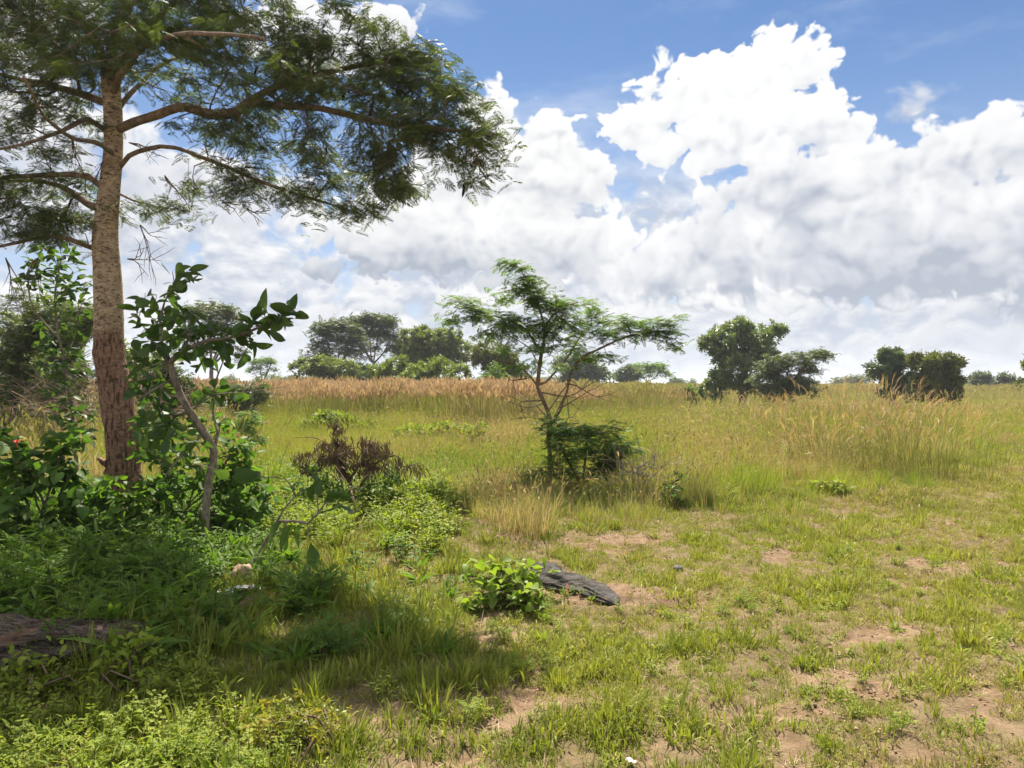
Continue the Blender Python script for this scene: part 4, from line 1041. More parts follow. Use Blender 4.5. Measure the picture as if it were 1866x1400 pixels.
    seeds = [([b, P(640, 890, D), P(620, 840, D), P(612, 770, D)], .022, .006), ([b, P(660, 880, D), P(690, 840, D), P(720, 830, D)], .018, .005), ([b, P(600, 890, D), P(560, 860, D), P(540, 830, D)], .014, .004), ([P(620, 835, D), P(580, 800, D), P(535, 798, D)], .008, .003), ([P(640, 870, D), P(670, 820, D), P(680, 805, D)], .01, .004)]
    root, sk = plant('withering_shrub', 'half-withered shrub with hanging brown leaves above green ones', 'shrub', b, seeds,
        [(612, 785, D, 16, 26, .15, 14), (600, 820, D, 34, 20, .3, 34), (645, 820, D, 50, 26, .4, 60), (690, 818, D, 34, 22, .3, 26), (560, 840, D, 26, 22, .25, 18), (650, 855, D, 50, 20, .4, 40), (580, 850, D, 26, 22, .25, 16), (720, 855, D, 24, 24, .25, 14), (760, 860, D, 26, 20, .3, 8)], 'dead', LT['lance'], 'bark_twig', rng, step=.08, rt=.0026,
        spr=dict(n=(8, 12), size=(.06, .12), length=.18, spread=(5, 50), droop=(-2.6, -1.0), flat=.3, roll=1.), parts=('stem', 'withered_leaves'))
    g = Geo(); sk2 = Skel(.08); sk2.seed([b, P(640, 900, D)], .01, .006)
    sk2.grow(pads_targets([(560, 875, D - .2, 46, 40, .3, 50), (620, 895, D - .3, 60, 34, .3, 56), (700, 870, D, 40, 24, .3, 24), (540, 920, D - .5, 34, 20, .3, 16), (680, 890, D - .2, 40, 24, .3, 24)], rng), rng, .15, .6); sk2.finish(.002)
    spray(g, sk2, LT['oval'], rng, n=(5, 8), size=(.05, .09), length=.16, droop=(-.9, .2)); g.obj('green_leaves', LEAFM['broad_mid'], root, False, origin=b)
    # ---- pale forked stick
    b = on_ground(652, 962); D = float(b[1]); g = Geo()
    for pts, r0, r1 in [([(652, 968), (650, 940), (645, 910), (640, 895)], .018, .012), ([(642, 898), (625, 870), (612, 850)], .008, .003), ([(640, 895), (662, 872), (672, 862)], .007, .003), ([(643, 903), (660, 890), (680, 872)], .005, .002), ([(628, 875), (610, 872), (600, 865)], .004, .002), ([(650, 940), (656, 925), (664, 905)], .004, .002)]:
        pp = spline([P(x, y, D) + np.array([0, rng.normal(0, .02), 0]) for x, y in pts], .05); tube(g, pp, np.linspace(r0, r1, len(pp)), 7, bump=.06, rng=rng)
    o = g.obj('forked_stick', LEAFM['peeled'], None, True, origin=b); o.location = tuple(b); tag(o, 'pale bare forked stick standing in front of the withering shrub', 'stick')
    # ---- bright bramble right of it
    leafy_bush('green_bramble', 'bright green leafy bramble between the withering shrub and the young tree', 770, 925, 9.7,
        [(740, 890, 9.7, 40, 20, .4, 26), (785, 885, 9.7, 40, 18, .4, 24), (700, 905, 9.4, 34, 18, .3, 16), (830, 905, 9.5, 34, 14, .3, 14), (760, 915, 9.3, 60, 14, .4, 24), (880, 925, 9.2, 34, 10, .3, 10)], 'weed', LT['oval'], (5, 8), (.06, .10), 8, rt=.002)
    # ---- big-leaved gourd-like plant by the right-hand log
    leafy_bush('creeping_vine_plant', 'clump of broad yellow-green leaves beside the split log', 925, 1108, 5.45,
        [(888, 1065, 5.5, 30, 26, .15, 20), (925, 1045, 5.5, 40, 18, .15, 30), (960, 1060, 5.5, 32, 20, .15, 24), (968, 1090, 5.4, 28, 18, .15, 16), (920, 1085, 5.35, 46, 20, .15, 28), (900, 1100, 5.3, 30, 10, .12, 10), (860, 1100, 5.3, 20, 8, .1, 7), (850, 1050, 5.5, 14, 8, .1, 3), (990, 1035, 5.6, 12, 8, .1, 3), (940, 1022, 5.6, 14, 8, .1, 4), (985, 1110, 5.2, 16, 6, .08, 5)], 'yellow_green', LT['heart'], (2, 3), (.045, .085), 10, rt=.0018, droop=(-.5, .35))
    # ---- yellowing weed, bottom left
    leafy_bush('yellowing_weed', 'low weed with small lime leaves turning orange at the tips, bottom left', 540, 1385, 3.32,
        [(500, 1320, 3.4, 34, 16, .08, 22), (560, 1315, 3.4, 34, 16, .08, 24), (540, 1345, 3.3, 60, 16, .10, 36), (590, 1340, 3.35, 20, 14, .06, 10), (480, 1350, 3.3, 24, 14, .06, 12)], 'yellowing', LT['small'], (5, 8), (.014, .026), 9, rt=.0012)
    # ---- sunlit plants over the left log
    for k, (px, py, D, pd, lab) in enumerate([
        (215, 1290, 3.95, [(200, 1210, 4, 44, 26, .08, 18), (245, 1175, 4, 28, 22, .08, 14), (255, 1225, 3.9, 38, 24, .08, 14), (200, 1255, 3.9, 40, 14, .06, 10), (290, 1250, 3.8, 26, 16, .06, 8)], 'leafy weed with yellow-green leaves standing at the right end of the dark log'),
        (60, 1300, 3.9, [(60, 1205, 3.95, 34, 18, .07, 12), (35, 1250, 3.9, 40, 18, .07, 12), (100, 1240, 3.9, 34, 20, .07, 11), (140, 1265, 3.8, 30, 14, .06, 8)], 'leafy weed with yellow-green leaves in front of the dark log near the left border'),
        (330, 1190, 4.6, [(330, 1120, 4.7, 30, 18, .08, 9), (300, 1140, 4.6, 24, 16, .08, 5), (345, 1150, 4.6, 20, 16, .08, 4)], 'broad-leaved weed standing in the shade right of the dark log')]):
        leafy_bush('leafy_weed', lab, px, py, D, pd, 'weed', LT['oval'] if k < 2 else LT['heart'], (3, 5), (.04, .075), 4, rt=.0016)
    # ---- small shrubs in the meadow
    for (nm, lab, px, py, D, pd, kd, tp, n, sz, st) in [
        ('small_green_shrub', 'small dark green shrub at the edge of the long grass right of the young tree', 1222, 925, 9.9, [(1222, 890, 9.9, 22, 18, .25, 22), (1215, 910, 9.8, 24, 12, .2, 12), (1240, 870, 9.9, 12, 16, .15, 6)], 'broad_mid', LT['oval'], (4, 7), (.05, .09), 4),
        ('low_leafy_plant', 'low bright green broad-leaved plant in the grass at mid right', 1510, 900, 11.0, [(1490, 885, 11, 20, 6, .3, 16), (1530, 882, 11, 26, 8, .3, 18), (1510, 890, 10.9, 34, 5, .3, 12)], 'weed', LT['oval'], (3, 5), (.07, .12), 6),
        ('upright_weed', 'leafy upright weed stems rising behind the green bramble', 868, 820, 17.5, [(855, 785, 17.5, 16, 16, .3, 18), (880, 785, 17.5, 14, 22, .3, 20), (868, 805, 17.5, 26, 10, .3, 16)], 'weed', LT['oval'], (6, 9), (.08, .13), 5),
        ('bright_meadow_bush', 'mound of bright green leaves in the meadow left of the young tree', 800, 812, 19.5, [(770, 785, 19.5, 40, 10, .7, 34), (820, 782, 19.5, 34, 10, .7, 26), (740, 790, 19, 24, 8, .5, 12)], 'weed', LT['small'], (6, 9), (.10, .16), 7),
        ('feathery_seedling', 'light feathery seedling standing in the meadow beyond the crooked sapling', 452, 850, 14, [(455, 760, 14, 24, 12, .3, 12), (440, 780, 14, 30, 14, .3, 12), (460, 800, 14, 18, 18, .3, 8), (430, 830, 14, 16, 16, .2, 5)], 'feather_light', LT['frond'], (5, 8), (.16, .26), 3),
        ('yellow_green_shrub', 'yellow-green shrub behind the withering shrub in the meadow', 600, 800, 22, [(600, 765, 22, 44, 13, .8, 50), (650, 780, 22, 40, 12, .6, 30), (570, 785, 22, 30, 12, .6, 24), (600, 790, 22, 50, 12, .8, 30)], 'lime', LT['small'], (6, 9), (.12, .2), 6)]:
        leafy_bush(nm, lab, px, py, D, pd, kd, tp, n, sz, st)
    # ---- heap of bleached dry twigs right of the young tree
    b = on_ground(1175, 905); g = Geo(); D = float(b[1])
    for k in range(46):
        a = P(1160 + rng.normal(0, 24), 872 + rng.normal(0, 12), D + rng.normal(0, .15)); L = rng.uniform(.25, .75); an = rng.normal(0, .9) - .5; v = np.array([cos(an) * rng.choice([-1, 1]), rng.normal(0, .4), abs(sin(an)) * .8]) * L / 5; pp = [a]
        for s_ in range(5): v = v + rng.normal(0, .012, 3) - np.array([0, 0, .006]); pp.append(pp[-1] + v)
        tube(g, pp, np.linspace(.006, .002, 6), 4)
        for s_ in (2, 3): w = v * .9 + rng.normal(0, .05, 3); tube(g, [pp[s_], pp[s_] + w, pp[s_] + 1.9 * w], [.004, .0025, .0012], 3)
    o = g.obj('dead_brushwood', LEAFM['dry_twig'], None, True, origin=b); o.location = tuple(b); tag(o, 'heap of bleached dead twigs lying in the grass right of the young tree', 'brushwood')
    # ---- dead brush behind the trunk at left
    for (px, py, D, n, sx, sy, lab) in [(120, 790, 15.5, 150, 130, 40, 'wide tangle of dry brown brushwood behind the trunk at left'), (300, 770, 16, 80, 60, 36, 'tangle of dry brown brushwood seen between the trunk and the crooked sapling')]:
        g = Geo(); b = np.array([(px - CX) / FPX * D, D, 0.]); b[2] = gh(b[0], b[1])
        for k in range(n):
            a = P(px + rng.normal(0, sx * .5), 745 + rng.normal(0, sy * .4), D + rng.normal(0, .5)); L = rng.uniform(.4, 1.0); v = rng.normal(0, 1, 3) * np.array([1, .6, .6]); v = v / np.linalg.norm(v) * L / 5; pp = [a]
            for s_ in range(5): v = v + rng.normal(0, .03, 3); pp.append(pp[-1] + v)
            tube(g, pp, np.linspace(.008, .003, 6), 3)
            for s_ in (1, 2, 3): w = v * .8 + rng.normal(0, .08, 3); tube(g, [pp[s_], pp[s_] + w, pp[s_] + 2.1 * w], [.005, .003, .002], 3)
        o = g.obj('dry_brushwood', LEAFM['dry_brown'], None, True, origin=b); o.location = tuple(b); tag(o, lab, 'brushwood')

def build_logs():
    rng = np.random.default_rng(77)
    def log(name, label, p0, p1, w, h, mat, seed, taper=(.6, 1, 1, .5), n=110, sides=60, ridge=.16):
        p0, p1 = np.array(p0, float), np.array(p1, float); L = np.linalg.norm(p1 - p0); ax = (p1 - p0) / L; sd = np.cross(ax, [0, 0, 1.]); sd = norm(sd); t = np.linspace(0, 1, n); th = np.linspace(0, 2 * pi, sides, endpoint=False)
        Tt, TH = np.meshgrid(t, th, indexing='ij'); tp = np.interp(Tt, np.linspace(0, 1, len(taper)), taper)
        tp = tp * np.sqrt(np.clip(np.minimum(Tt, 1 - Tt) * 18, .02, 1))
        cx_, cz_ = np.cos(TH), np.sin(TH)
        r1 = fbm(TH * 3.2 + 5 * (TH > 9), Tt * L * 2.2, seed, 3) - .5; r2 = fbm(TH * 10, Tt * L * 3.0, seed + 3, 4, .6) - .5; step = np.floor(fbm(TH * 2.0 + 3, Tt * L * 5, seed + 9, 2) * 7) / 7 - .5
        seam = np.minimum(1, np.minimum(TH, 2 * pi - TH) * 4)
        k = 1 + (r1 * .5 + r2 * ridge * 3.4 + step * .35) * seam
        wob = (fbm(Tt * 3, TH * 0 + 2, seed + 20, 2) - .5) * w * .5
        V = p0 + ax * (Tt * L)[..., None] + sd * (cx_ * w * .5 * tp * k + wob)[..., None] + np.array([0, 0, 1.]) * (cz_ * h * .5 * tp * k)[..., None]
        i = np.arange(n - 1)[:, None] * sides; j = np.arange(sides)[None]; j2 = (j + 1) % sides
        g = Geo().add(V.reshape(-1, 3), np.stack([i + j, i + j2, i + sides + j2, i + sides + j], -1).reshape(-1, 4))
        b = (p0 + p1) / 2; b[2] = 0
        o = g.obj(name, mat, None, False, origin=b); o.location = tuple(b); tag(o, label, 'log'); return o
    def wood(name, c1, c2, ang, earth):
        m, out = new_mat(name); pos = S(node('ShaderNodeNewGeometry').outputs['Position'])
        mp = node('ShaderNodeMapping'); S.put(mp.inputs[0], pos); mp.inputs['Rotation'].default_value = (0, 0, ang); mp.inputs['Scale'].default_value = (1, 7, 7); v = S(mp.outputs[0])
        n1 = S(noise(v, 7, 6, .65, .4).outputs['Fac']); n2 = S(noise(v, 26, 4, .6).outputs['Fac']); n3 = S(noise(pos, 6, 4, .6).outputs['Fac'])
        c = mixc(sstep(n1, .35, .65), c2, c1); c = mixc(sstep(n2, .60, .48) * .0 + sstep(n2, .58, .68) * .8, c, (.02, .018, .016))
        gm = node('ShaderNodeNewGeometry'); sp = node('ShaderNodeSeparateXYZ'); S.put(sp.inputs[0], S(gm.outputs['Normal']))
        c = mixc(sstep(n3, .56, .68) * sstep(S(sp.outputs[2]), .3, .8) * .7, c, earth)
        b = principled(c, .95, .08, n1 * .5 + n2, 1.0, .025); S.nt.links.new(b.outputs[0], out.inputs[0]); return m
    z0 = float(gh(-2.7, 4.45))
    log('weathered_log', 'dark weathered log lying half buried in weeds at the left border', (-3.85, 3.85, z0 + .03), (-2.16, 4.56, z0 + .05), .74, .32, wood('dark_wood', (.22, .17, .135), (.055, .042, .035), -atan2(.8, 1.85), (.24, .14, .09)), 31, (.9, 1, .9, .8, .35), ridge=.15)
    a = G(975, 1052); c = G(1108, 1100); zz = float(gh(.4, 5.8))
    log('split_log', 'grey split log lying in the soil beside the broad-leaved clump', (a[0] - .02, a[1] + .1, zz + .025), (c[0] + .05, c[1] - .12, zz + .02), .38, .17, wood('grey_wood', (.17, .16, .15), (.055, .05, .045), atan2(.9, .62), (.30, .19, .12)), 57, (.8, 1, .9, .6, .3))
    # small stones, a clod and scraps of rubbish
    def lumpy(name, label, cat, px, py, sz, mat, seed, flat=.6, lift=0.):
        b = on_ground(px, py); g = Geo(); n, m_ = 14, 18; th = np.linspace(0, pi, n); ph = np.linspace(0, 2 * pi, m_, endpoint=False); TH, PH = np.meshgrid(th, ph, indexing='ij')
        d = np.stack([np.sin(TH) * np.cos(PH), np.sin(TH) * np.sin(PH), np.cos(TH)], -1); q = fbm(d[..., 0] * 1.6 + 7 + d[..., 2], d[..., 1] * 1.6 + d[..., 2] * 1.3, seed, 4, .6); R = np.floor((.6 + q * .9) * 9) / 9
        V = d * R[..., None] * np.array(sz) * np.array([1, 1, flat]) + np.array([0, 0, sz[2] * flat * .5 + lift]); i = np.arange(n - 1)[:, None] * m_; j = np.arange(m_)[None]; j2 = (j + 1) % m_
        g.add(V.reshape(-1, 3), np.stack([i + j, i + m_ + j, i + m_ + j2, i + j2], -1).reshape(-1, 4)); o = g.obj(name, mat, None, True); o.location = tuple(b); tag(o, label, cat); return o
    st = plain_mat('clay_stone', (.34, .23, .17), .95, .1, 25); pale = plain_mat('dusty_white_scrap', (.50, .48, .46), .8, .3, 60, .25); grey = plain_mat('grey_stone', (.13, .125, .12), .9, .2, 40)
    lumpy('clay_lump', 'brown clay lump at the foot of the leaning stem', 'clod', 441, 1068, (.085, .07, .09), st, 3, 1.1)
    lumpy('stone', 'small grey stone in the lawn right of the split log', 'stone', 1235, 1038, (.045, .035, .035), grey, 5, .8)
    def scrap(label, px, py, L, W, seed):
        r2 = np.random.default_rng(seed); b = on_ground(px, py); g = Geo(); n, m_ = 9, 7; u, v = np.meshgrid(np.linspace(-.5, .5, n), np.linspace(-.5, .5, m_), indexing='ij')
        z = (fbm(u * 5 + seed, v * 5, seed, 3) - .3) * W * .7; e = 1 + .35 * (fbm(u * 4, v * 4 + 9, seed + 5, 2) - .5); V = np.stack([u * L * e, v * W * e, z + .012], -1); k = np.arange(n - 1)[:, None] * m_ + np.arange(m_ - 1)[None]
        g.add(V.reshape(-1, 3), np.stack([k, k + m_, k + m_ + 1, k + 1], -1).reshape(-1, 4)); o = g.obj('paper_scrap', pale, None, True); o.location = tuple(b + np.array([0, 0, .01])); o.rotation_euler = (0, 0, r2.uniform(0, 3)); tag(o, label, 'scrap'); return o
    scrap('dirty white crumpled scrap left of the others below the clay lump', 400, 1092, .16, .10, 3)
    scrap('largest dirty white scrap, in the middle of the row below the clay lump', 436, 1088, .20, .12, 8)
    scrap('dirty white crumpled scrap right of the others below the clay lump', 470, 1083, .15, .10, 13)
    scrap('tiny white scrap lying on the lawn at the bottom edge', 1150, 1393, .045, .025, 21)
    # red-flowered stalk in front of the split log
    b = on_ground(1034, 1098); g = Geo(); r = b * 0
    tube(g, [r, r + [.004, 0, .05], r + [.002, 0, .11]], [.002, .002, .0018], 4)
    gf = Geo()
    for k in range(26): a = k * 2.4; z = .05 + .075 * k / 26; gf.inst(LT['oval'][0], frames(np.array([[cos(a), sin(a), .6]]), np.array([[0, 0, 1.]])) * .012, np.array([[0, 0, z]]), np.array([.5]))
    thing_mesh('red_flower_stalk', 'thin stalk with a small red flower spike in front of the split log', 'flower', b, [('stem', g, LEAFM['weed'], False), ('flower', gf, plain_mat('crimson_petal', (.5, .03, .05), .6), False)])

def build_tussocks():
    rng = np.random.default_rng(91); mt = grass_mat('plume_grass', [(.12, .13, .03), (.17, .175, .045), (.22, .20, .06)], [(.38, .28, .12), (.45, .34, .17), (.28, .18, .09)], plume=(.36, .24, .13))
    spots = [(1450, 838, 1.32, .36, 'tuft of tall plumed grass at the left end of the row'), (1535, 850, 1.62, .42, 'tallest tuft of plumed grass, right of the leaning one'), (1600, 862, 1.5, .40, 'thick tuft of plumed grass in the middle of the row'), (1665, 872, 1.28, .36, 'tuft of plumed grass in front of the dark round bush'), (1500, 862, .95, .32, 'short yellowish tuft of plumed grass in front of the tallest one'), (1400, 800, 1.2, .5, 'thin tuft of plumed grass standing farther back, left of the row'), (1580, 800, 1.45, .5, 'tuft of plumed grass behind the middle of the row'), (1690, 800, 1.2, .5, 'tuft of plumed grass behind the right end of the row'), (1725, 866, 1.05, .5, 'rightmost tuft of plumed grass in the row')]
    for k, (px, py, h, R, lab) in enumerate(spots):
        b = on_ground(px, py); gl = Geo(); blades(gl, 120, R * 1.9, (.25 * h, .78 * h), (.005, .010), rng, .5, .7, 4); gs = Geo()
        stems(gs, 85, R * 1.9, (h * .5, h * 1.0), rng, .004, .30, .0085, .28, 1.0, kind_head=1.0)
        thing_mesh('grass_tussock', lab, 'grass tussock', b, [('blades', gl, mt, False), ('plumes', gs, mt, False)], 'plumed grass tussocks at mid right')
def build_big_tree():
    rng = np.random.default_rng(5)
    d0 = 8.45
    base = G(232, 957); base[2] = gh(base[0], base[1])
    T = lambda px, py, d=d0: P(px, py, d)
    trunk = [T(232, 962), T(226, 905), T(225, 850), T(222, 790), T(210, 720), T(200, 650), T(198, 580), T(196, 500), T(192, 430), T(199, 350), T(206, 280), T(206, 210), T(202, 150), T(200, 110)]
    rad = np.array([40, 31, 28, 27.5, 26, 25.5, 24.5, 23.5, 21.5, 18, 16, 15.5, 15.5, 17]) / FPX * d0
    sk = Skel(.14); sk.split0 = True
    sk.seed(trunk, .2, .12); 
    # give the trunk its own measured widths
    n = len(sk.pos); zt = np.array([p[2] for p in trunk]); zz = np.array([p[2] for p in sk.pos]); sk.rm = list(np.interp(zz, zt, rad))
    limbs = [
        ([T(203, 150), T(185, 100), T(160, 50, 8.3), T(110, 5, 8.0), T(40, -60, 7.6), T(-60, -120, 7.2)], .055, .02),
        ([T(201, 120), T(215, 60, 8.5), T(238, 0, 8.5), T(262, -90, 8.6), T(300, -190, 8.4)], .07, .03),
        ([T(207, 150), T(240, 90, 8.2), T(290, 30, 7.9), T(370, -40, 7.5), T(470, -110, 7.2)], .04, .02),
        ([T(212, 238), T(245, 222, 8.3), T(290, 210, 8.1), T(340, 196, 7.9), T(385, 208, 7.7), T(430, 205, 7.6), T(452, 188, 7.5), T(500, 193, 7.4), T(560, 196, 7.3), T(640, 212, 7.1), T(740, 228, 6.9), T(840, 240, 6.8), T(905, 245, 6.7)], .045, .01),
        ([T(452, 190, 7.5), T(480, 168, 7.5), T(560, 140, 7.4), T(660, 118, 7.4), T(770, 95, 7.3)], .030, .008),
        ([T(218, 305), T(235, 285, 8.4), T(270, 272, 8.3), T(320, 270, 8.2), T(380, 292, 8.0), T(440, 315, 7.9), T(520, 348, 7.8), T(600, 372, 7.7), T(660, 392, 7.6)], .028, .007),
        ([T(212, 205), T(250, 160, 8.8), T(290, 120, 9.2), T(350, 90, 9.6), T(420, 40, 9.9)], .03, .015),
        ([T(200, 190), T(160, 175, 8.6), T(100, 158, 8.8), T(40, 145, 9.0), T(-60, 120, 9.2)], .05, .015),
        ([T(198, 240), T(160, 218, 8.2), T(110, 240, 7.8), T(40, 265, 7.4), T(-50, 280, 7.1)], .03, .01),
        ([T(194, 385), T(165, 375, 8.5), T(120, 345, 8.8), T(60, 330, 9.0), T(-40, 335, 9.2)], .045, .012),
        ([T(196, 345), T(160, 322, 8.4), T(90, 318, 8.3), T(0, 322, 8.2), T(-90, 340, 8.0)], .035, .01),
        ([T(186, 458), T(165, 450, 8.4), T(125, 435, 8.2), T(70, 432, 8.1), T(0, 450, 8.0), T(-60, 440, 7.8)], .034, .009),
        ([T(210, 350), T(240, 365, 8.6), T(285, 378, 8.7), T(350, 385, 8.7)], .014, .005),
        ([T(207, 280), T(180, 262, 7.8), T(130, 250, 7.0), T(80, 210, 6.3), T(40, 140, 5.8)], .03, .01),
        ([T(205, 170), T(230, 120, 7.6), T(290, 70, 6.9), T(380, 60, 6.3), T(480, 70, 5.9)], .04, .012),
    ]
    for l in limbs: sk.seed(*l, wig=.006, rng=rng)
    pads = [  # px, py, depth, rx, ry, rdepth, count
        (840, 205, 6.9, 60, 45, .5, 34), (890, 240, 6.8, 32, 20, .3, 12), (850, 290, 6.9, 52, 30, .4, 22), (870, 320, 6.8, 30, 16, .3, 8), (790, 100, 7.2, 38, 24, .35, 22), (740, 120, 7.2, 50, 26, .4, 20), (690, 90, 7.2, 50, 30, .4, 18), (800, 150, 7.1, 60, 30, .4, 18),
        (720, 170, 7.1, 90, 50, .6, 42), (740, 250, 7.0, 100, 45, .6, 44), (700, 330, 7.3, 75, 38, .5, 34), (660, 380, 7.5, 50, 18, .4, 18), (740, 350, 7.4, 34, 14, .3, 12), (560, 355, 7.7, 80, 24, .5, 22), (620, 300, 7.4, 90, 40, .6, 36),
        (600, 130, 7.2, 110, 60, .8, 56), (500, 90, 7.3, 120, 70, .9, 60), (620, 50, 7.4, 70, 38, .6, 30), (400, 60, 7.6, 130, 70, 1.0, 60), (450, 170, 7.6, 130, 50, .8, 44), (520, 245, 7.6, 120, 45, .7, 46),
        (400, 250, 7.9, 90, 35, .7, 24), (430, 320, 7.9, 100, 35, .6, 24), (430, 360, 7.9, 60, 22, .4, 8), (280, 385, 8.6, 75, 22, .5, 18), (350, 345, 8.4, 60, 25, .5, 9),
        (290, 100, 8.2, 110, 60, 1.1, 44), (300, 20, 8.0, 130, 50, 1.2, 46), (130, 60, 8.0, 110, 60, 1.2, 60), (30, 50, 7.8, 100, 70, 1.2, 50), (60, 160, 8.4, 100, 40, 1.0, 34), (140, 110, 8.3, 60, 40, 1.0, 16),
        (30, 240, 8.0, 90, 30, .9, 24), (110, 215, 8.2, 60, 22, .7, 10), (60, 330, 8.6, 100, 28, .9, 36), (110, 385, 8.6, 70, 26, .7, 26), (20, 385, 8.4, 70, 28, .8, 26), (60, 425, 8.2, 90, 22, .6, 22), (-90, 350, 8.2, 80, 60, 1., 26), (-100, 150, 8.3, 90, 90, 1.2, 34),
        (-60, 0, 8.0, 110, 80, 1.3, 34), (60, 60, 6.3, 90, 60, .6, 22), (420, 70, 6.2, 130, 50, .5, 36), (540, 110, 6.4, 80, 40, .4, 22), (200, 60, 6.6, 100, 50, .7, 18),
        # above the frame
        (120, -90, 8.0, 220, 80, 1.5, 60), (430, -60, 7.6, 190, 60, 1.2, 60), (330, -190, 8.0, 230, 80, 1.5, 60), (-100, -150, 8.0, 180, 90, 1.4, 40), (560, -40, 7.0, 110, 40, .8, 30),
        (200, -60, 10.0, 180, 90, .9, 40), (20, 60, 10.2, 140, 80, .8, 30), (250, 40, 5.9, 160, 60, .6, 24),
    ]
    tg = np.vstack([pads_targets([p for p in pads if p[0] >= 150], rng, 1.0), pads_targets([p for p in pads if p[0] < 150], rng, 1.4)])
    # set each twig at the distance that throws its shade where the shade lies on the ground
    def shade_ok(t):
        q = t - SUN * (t[:, 2] / SUN[2])[:, None]; sx, sy = to_px(q[:, 0], q[:, 1])
        return (q[:, 1] > 3.6) & (sy < 1330 - .05 * np.maximum(sx, 0)) & (sx < np.interp(sy, [850, 900, 950, 1000, 1080, 1150, 1220, 1260, 1330], [430, 490, 580, 690, 810, 860, 900, 850, 720]))
    cam = np.array([0, 0, EYE]); ok = shade_ok(tg); cur = tg.copy()
    for f in (1.06, 1.12, .94, 1.18, 1.25, .88, 1.32, 1.4, 1.5, 1.6):
        c = cam + (tg - cam) * f; k = shade_ok(c) & ~ok; cur[k] = c[k]; ok |= k
    vis = to_px(tg[:, 0], tg[:, 1])[0] > 740; tg = cur[ok | (rng.uniform(size=len(ok)) < np.where(vis, .6, .08))]
    sk.grow(tg, rng, .16, .9, -.02, minz=2.9); sk.finish(.0027, .46)
    root = empty('tall_tree', base, 'tall tree with feathery dark green leaves, its trunk pale above and reddish and cracked below', 'tree')
    # trunk as one densely ringed surface with buttress lumps and the knot
    g = Geo(); pth = spline(trunk, .05); zz = pth[:, 2]; R = np.interp(zz, zt, rad)
    n_, sides = len(pth), 28; th = np.linspace(0, 2 * pi, sides, endpoint=False)
    TH, ZZ = np.meshgrid(th, zz); low = ss(1.75, 1.3, ZZ)
    nx_, ny_ = np.cos(TH) * 3, np.sin(TH) * 3
    nn = fbm(nx_ * 2.2 + 9, ZZ * 2.0 + ny_ * 2.2, 501, 3) - .5; fn = fbm(TH * 7.0, ZZ * 9, 507, 3) - .5; fn = fn * np.minimum(1, np.minimum(TH, 2 * pi - TH) * 3)
    RR = R[:, None] * (1 + nn * (.10 + .16 * low) + fn * (.02 + .12 * low))
    def lump(z, a, rz, ra, h): 
        da = np.abs((TH - a + pi) % (2 * pi) - pi); return h * np.exp(-((ZZ - z) / rz) ** 2 - (da / ra) ** 2)
    RR = RR + lump(1.52, 0.15, .16, .7, .045) + lump(.42, .2, .10, .5, .05) + lump(1.95, pi, .06, .6, .03) + lump(1.72, 4.4, .10, .5, .02) + lump(.62, pi, .05, .35, .06) - lump(.52, 5.2, .10, .35, .05) + lump(1.74, 5.4, .05, 1.5, .018)
    d = norm(np.gradient(pth, axis=0)); a = norm(np.cross(np.array([0, -1., 0]), d)); b = np.cross(d, a)
    V = pth[:, None] + RR[..., None] * (np.cos(TH)[..., None] * a[:, None] * -1 + np.sin(TH)[..., None] * b[:, None])
    i = np.arange(n_ - 1)[:, None] * sides; j = np.arange(sides)[None]; j2 = (j + 1) % sides
    g.add(V.reshape(-1, 3), np.stack([i + j, i + sides + j, i + sides + j2, i + j2], -1).reshape(-1, 4))
    g.obj('trunk', LEAFM['bark_big'], root, True, origin=base)
    # broken stub and dead twigs on the trunk
    g = Geo(); q = P(196, 845, 8.4); tube(g, [q + np.array([.05, 0, -.05]), q + np.array([-.04, -.02, .02]), q + np.array([-.09, -.02, .06])], [.05, .035, .02], 7, bump=.15, rng=rng)
    g.obj('broken_stub', LEAFM['bark_big'], root, True, origin=base)
    for k in range(1, sk.nseed):
        gw = sk.wood({k}, rng=rng, sides=(10, 6, 4))
        if gw.n: gw.obj('limb', LEAFM['bark_twig'] if k in () else LEAFM['bark_limb'], root, True, origin=base)
    for k in range(1, sk.extra + 1):
        gw = sk.wood({1000 + k}, rng=rng)
        if gw.n: gw.obj('thin_branch', LEAFM['bark_twig'], root, True, origin=base)
    F = [frond(13, .36, .050, .3, 66, np.random.default_rng(q), pd=-.2) for q in range(3)]
    g = Geo(); spray(g, sk, F, rng, n=(6, 9), size=(.11, .18), length=.45, spread=(30, 80), droop=(-.5, .15), flat=.3, roll=.35, jitter=.03)
    g.obj('foliage', LEAFM['feather'], root, False, origin=base)
    # fine bare twigs hanging under the crown
    for (px, py, dx, dy, d) in [(232, 472, 55, 6, 8.3), (405, 368, 60, 18, 7.9), (255, 410, 25, 55, 8.5), (330, 330, 40, 30, 8.3), (130, 250, 15, 60, 8.2), (200, 260, -20, 80, 8.4), (40, 215, 30, 50, 8.1), (70, 470, -30, 60, 8.), (10, 470, 30, 80, 8.), (450, 380, 40, 5, 7.9), (235, 260, 60, 14, 8.5), (300, 320, 30, 50, 8.4)]:
        g = Geo()
        for r_ in range(3):
            p = [P(px, py, d)]; v = np.array([dx, 0, -dy]) / FPX * d; v = v / 5
            for s_ in range(5): v = v + rng.normal(0, .018, 3); p.append(p[-1] + v)
            tube(g, p, np.linspace(.007, .002, 6), 4)
            for s_ in (2, 3, 4): w = v * .8 + rng.normal(0, .05, 3); tube(g, [p[s_], p[s_] + w, p[s_] + w * 1.7 + rng.normal(0, .02, 3)], [.004, .003, .0015], 3)
        g.obj('bare_twig', LEAFM['bark_twig'], root, True, origin=base)
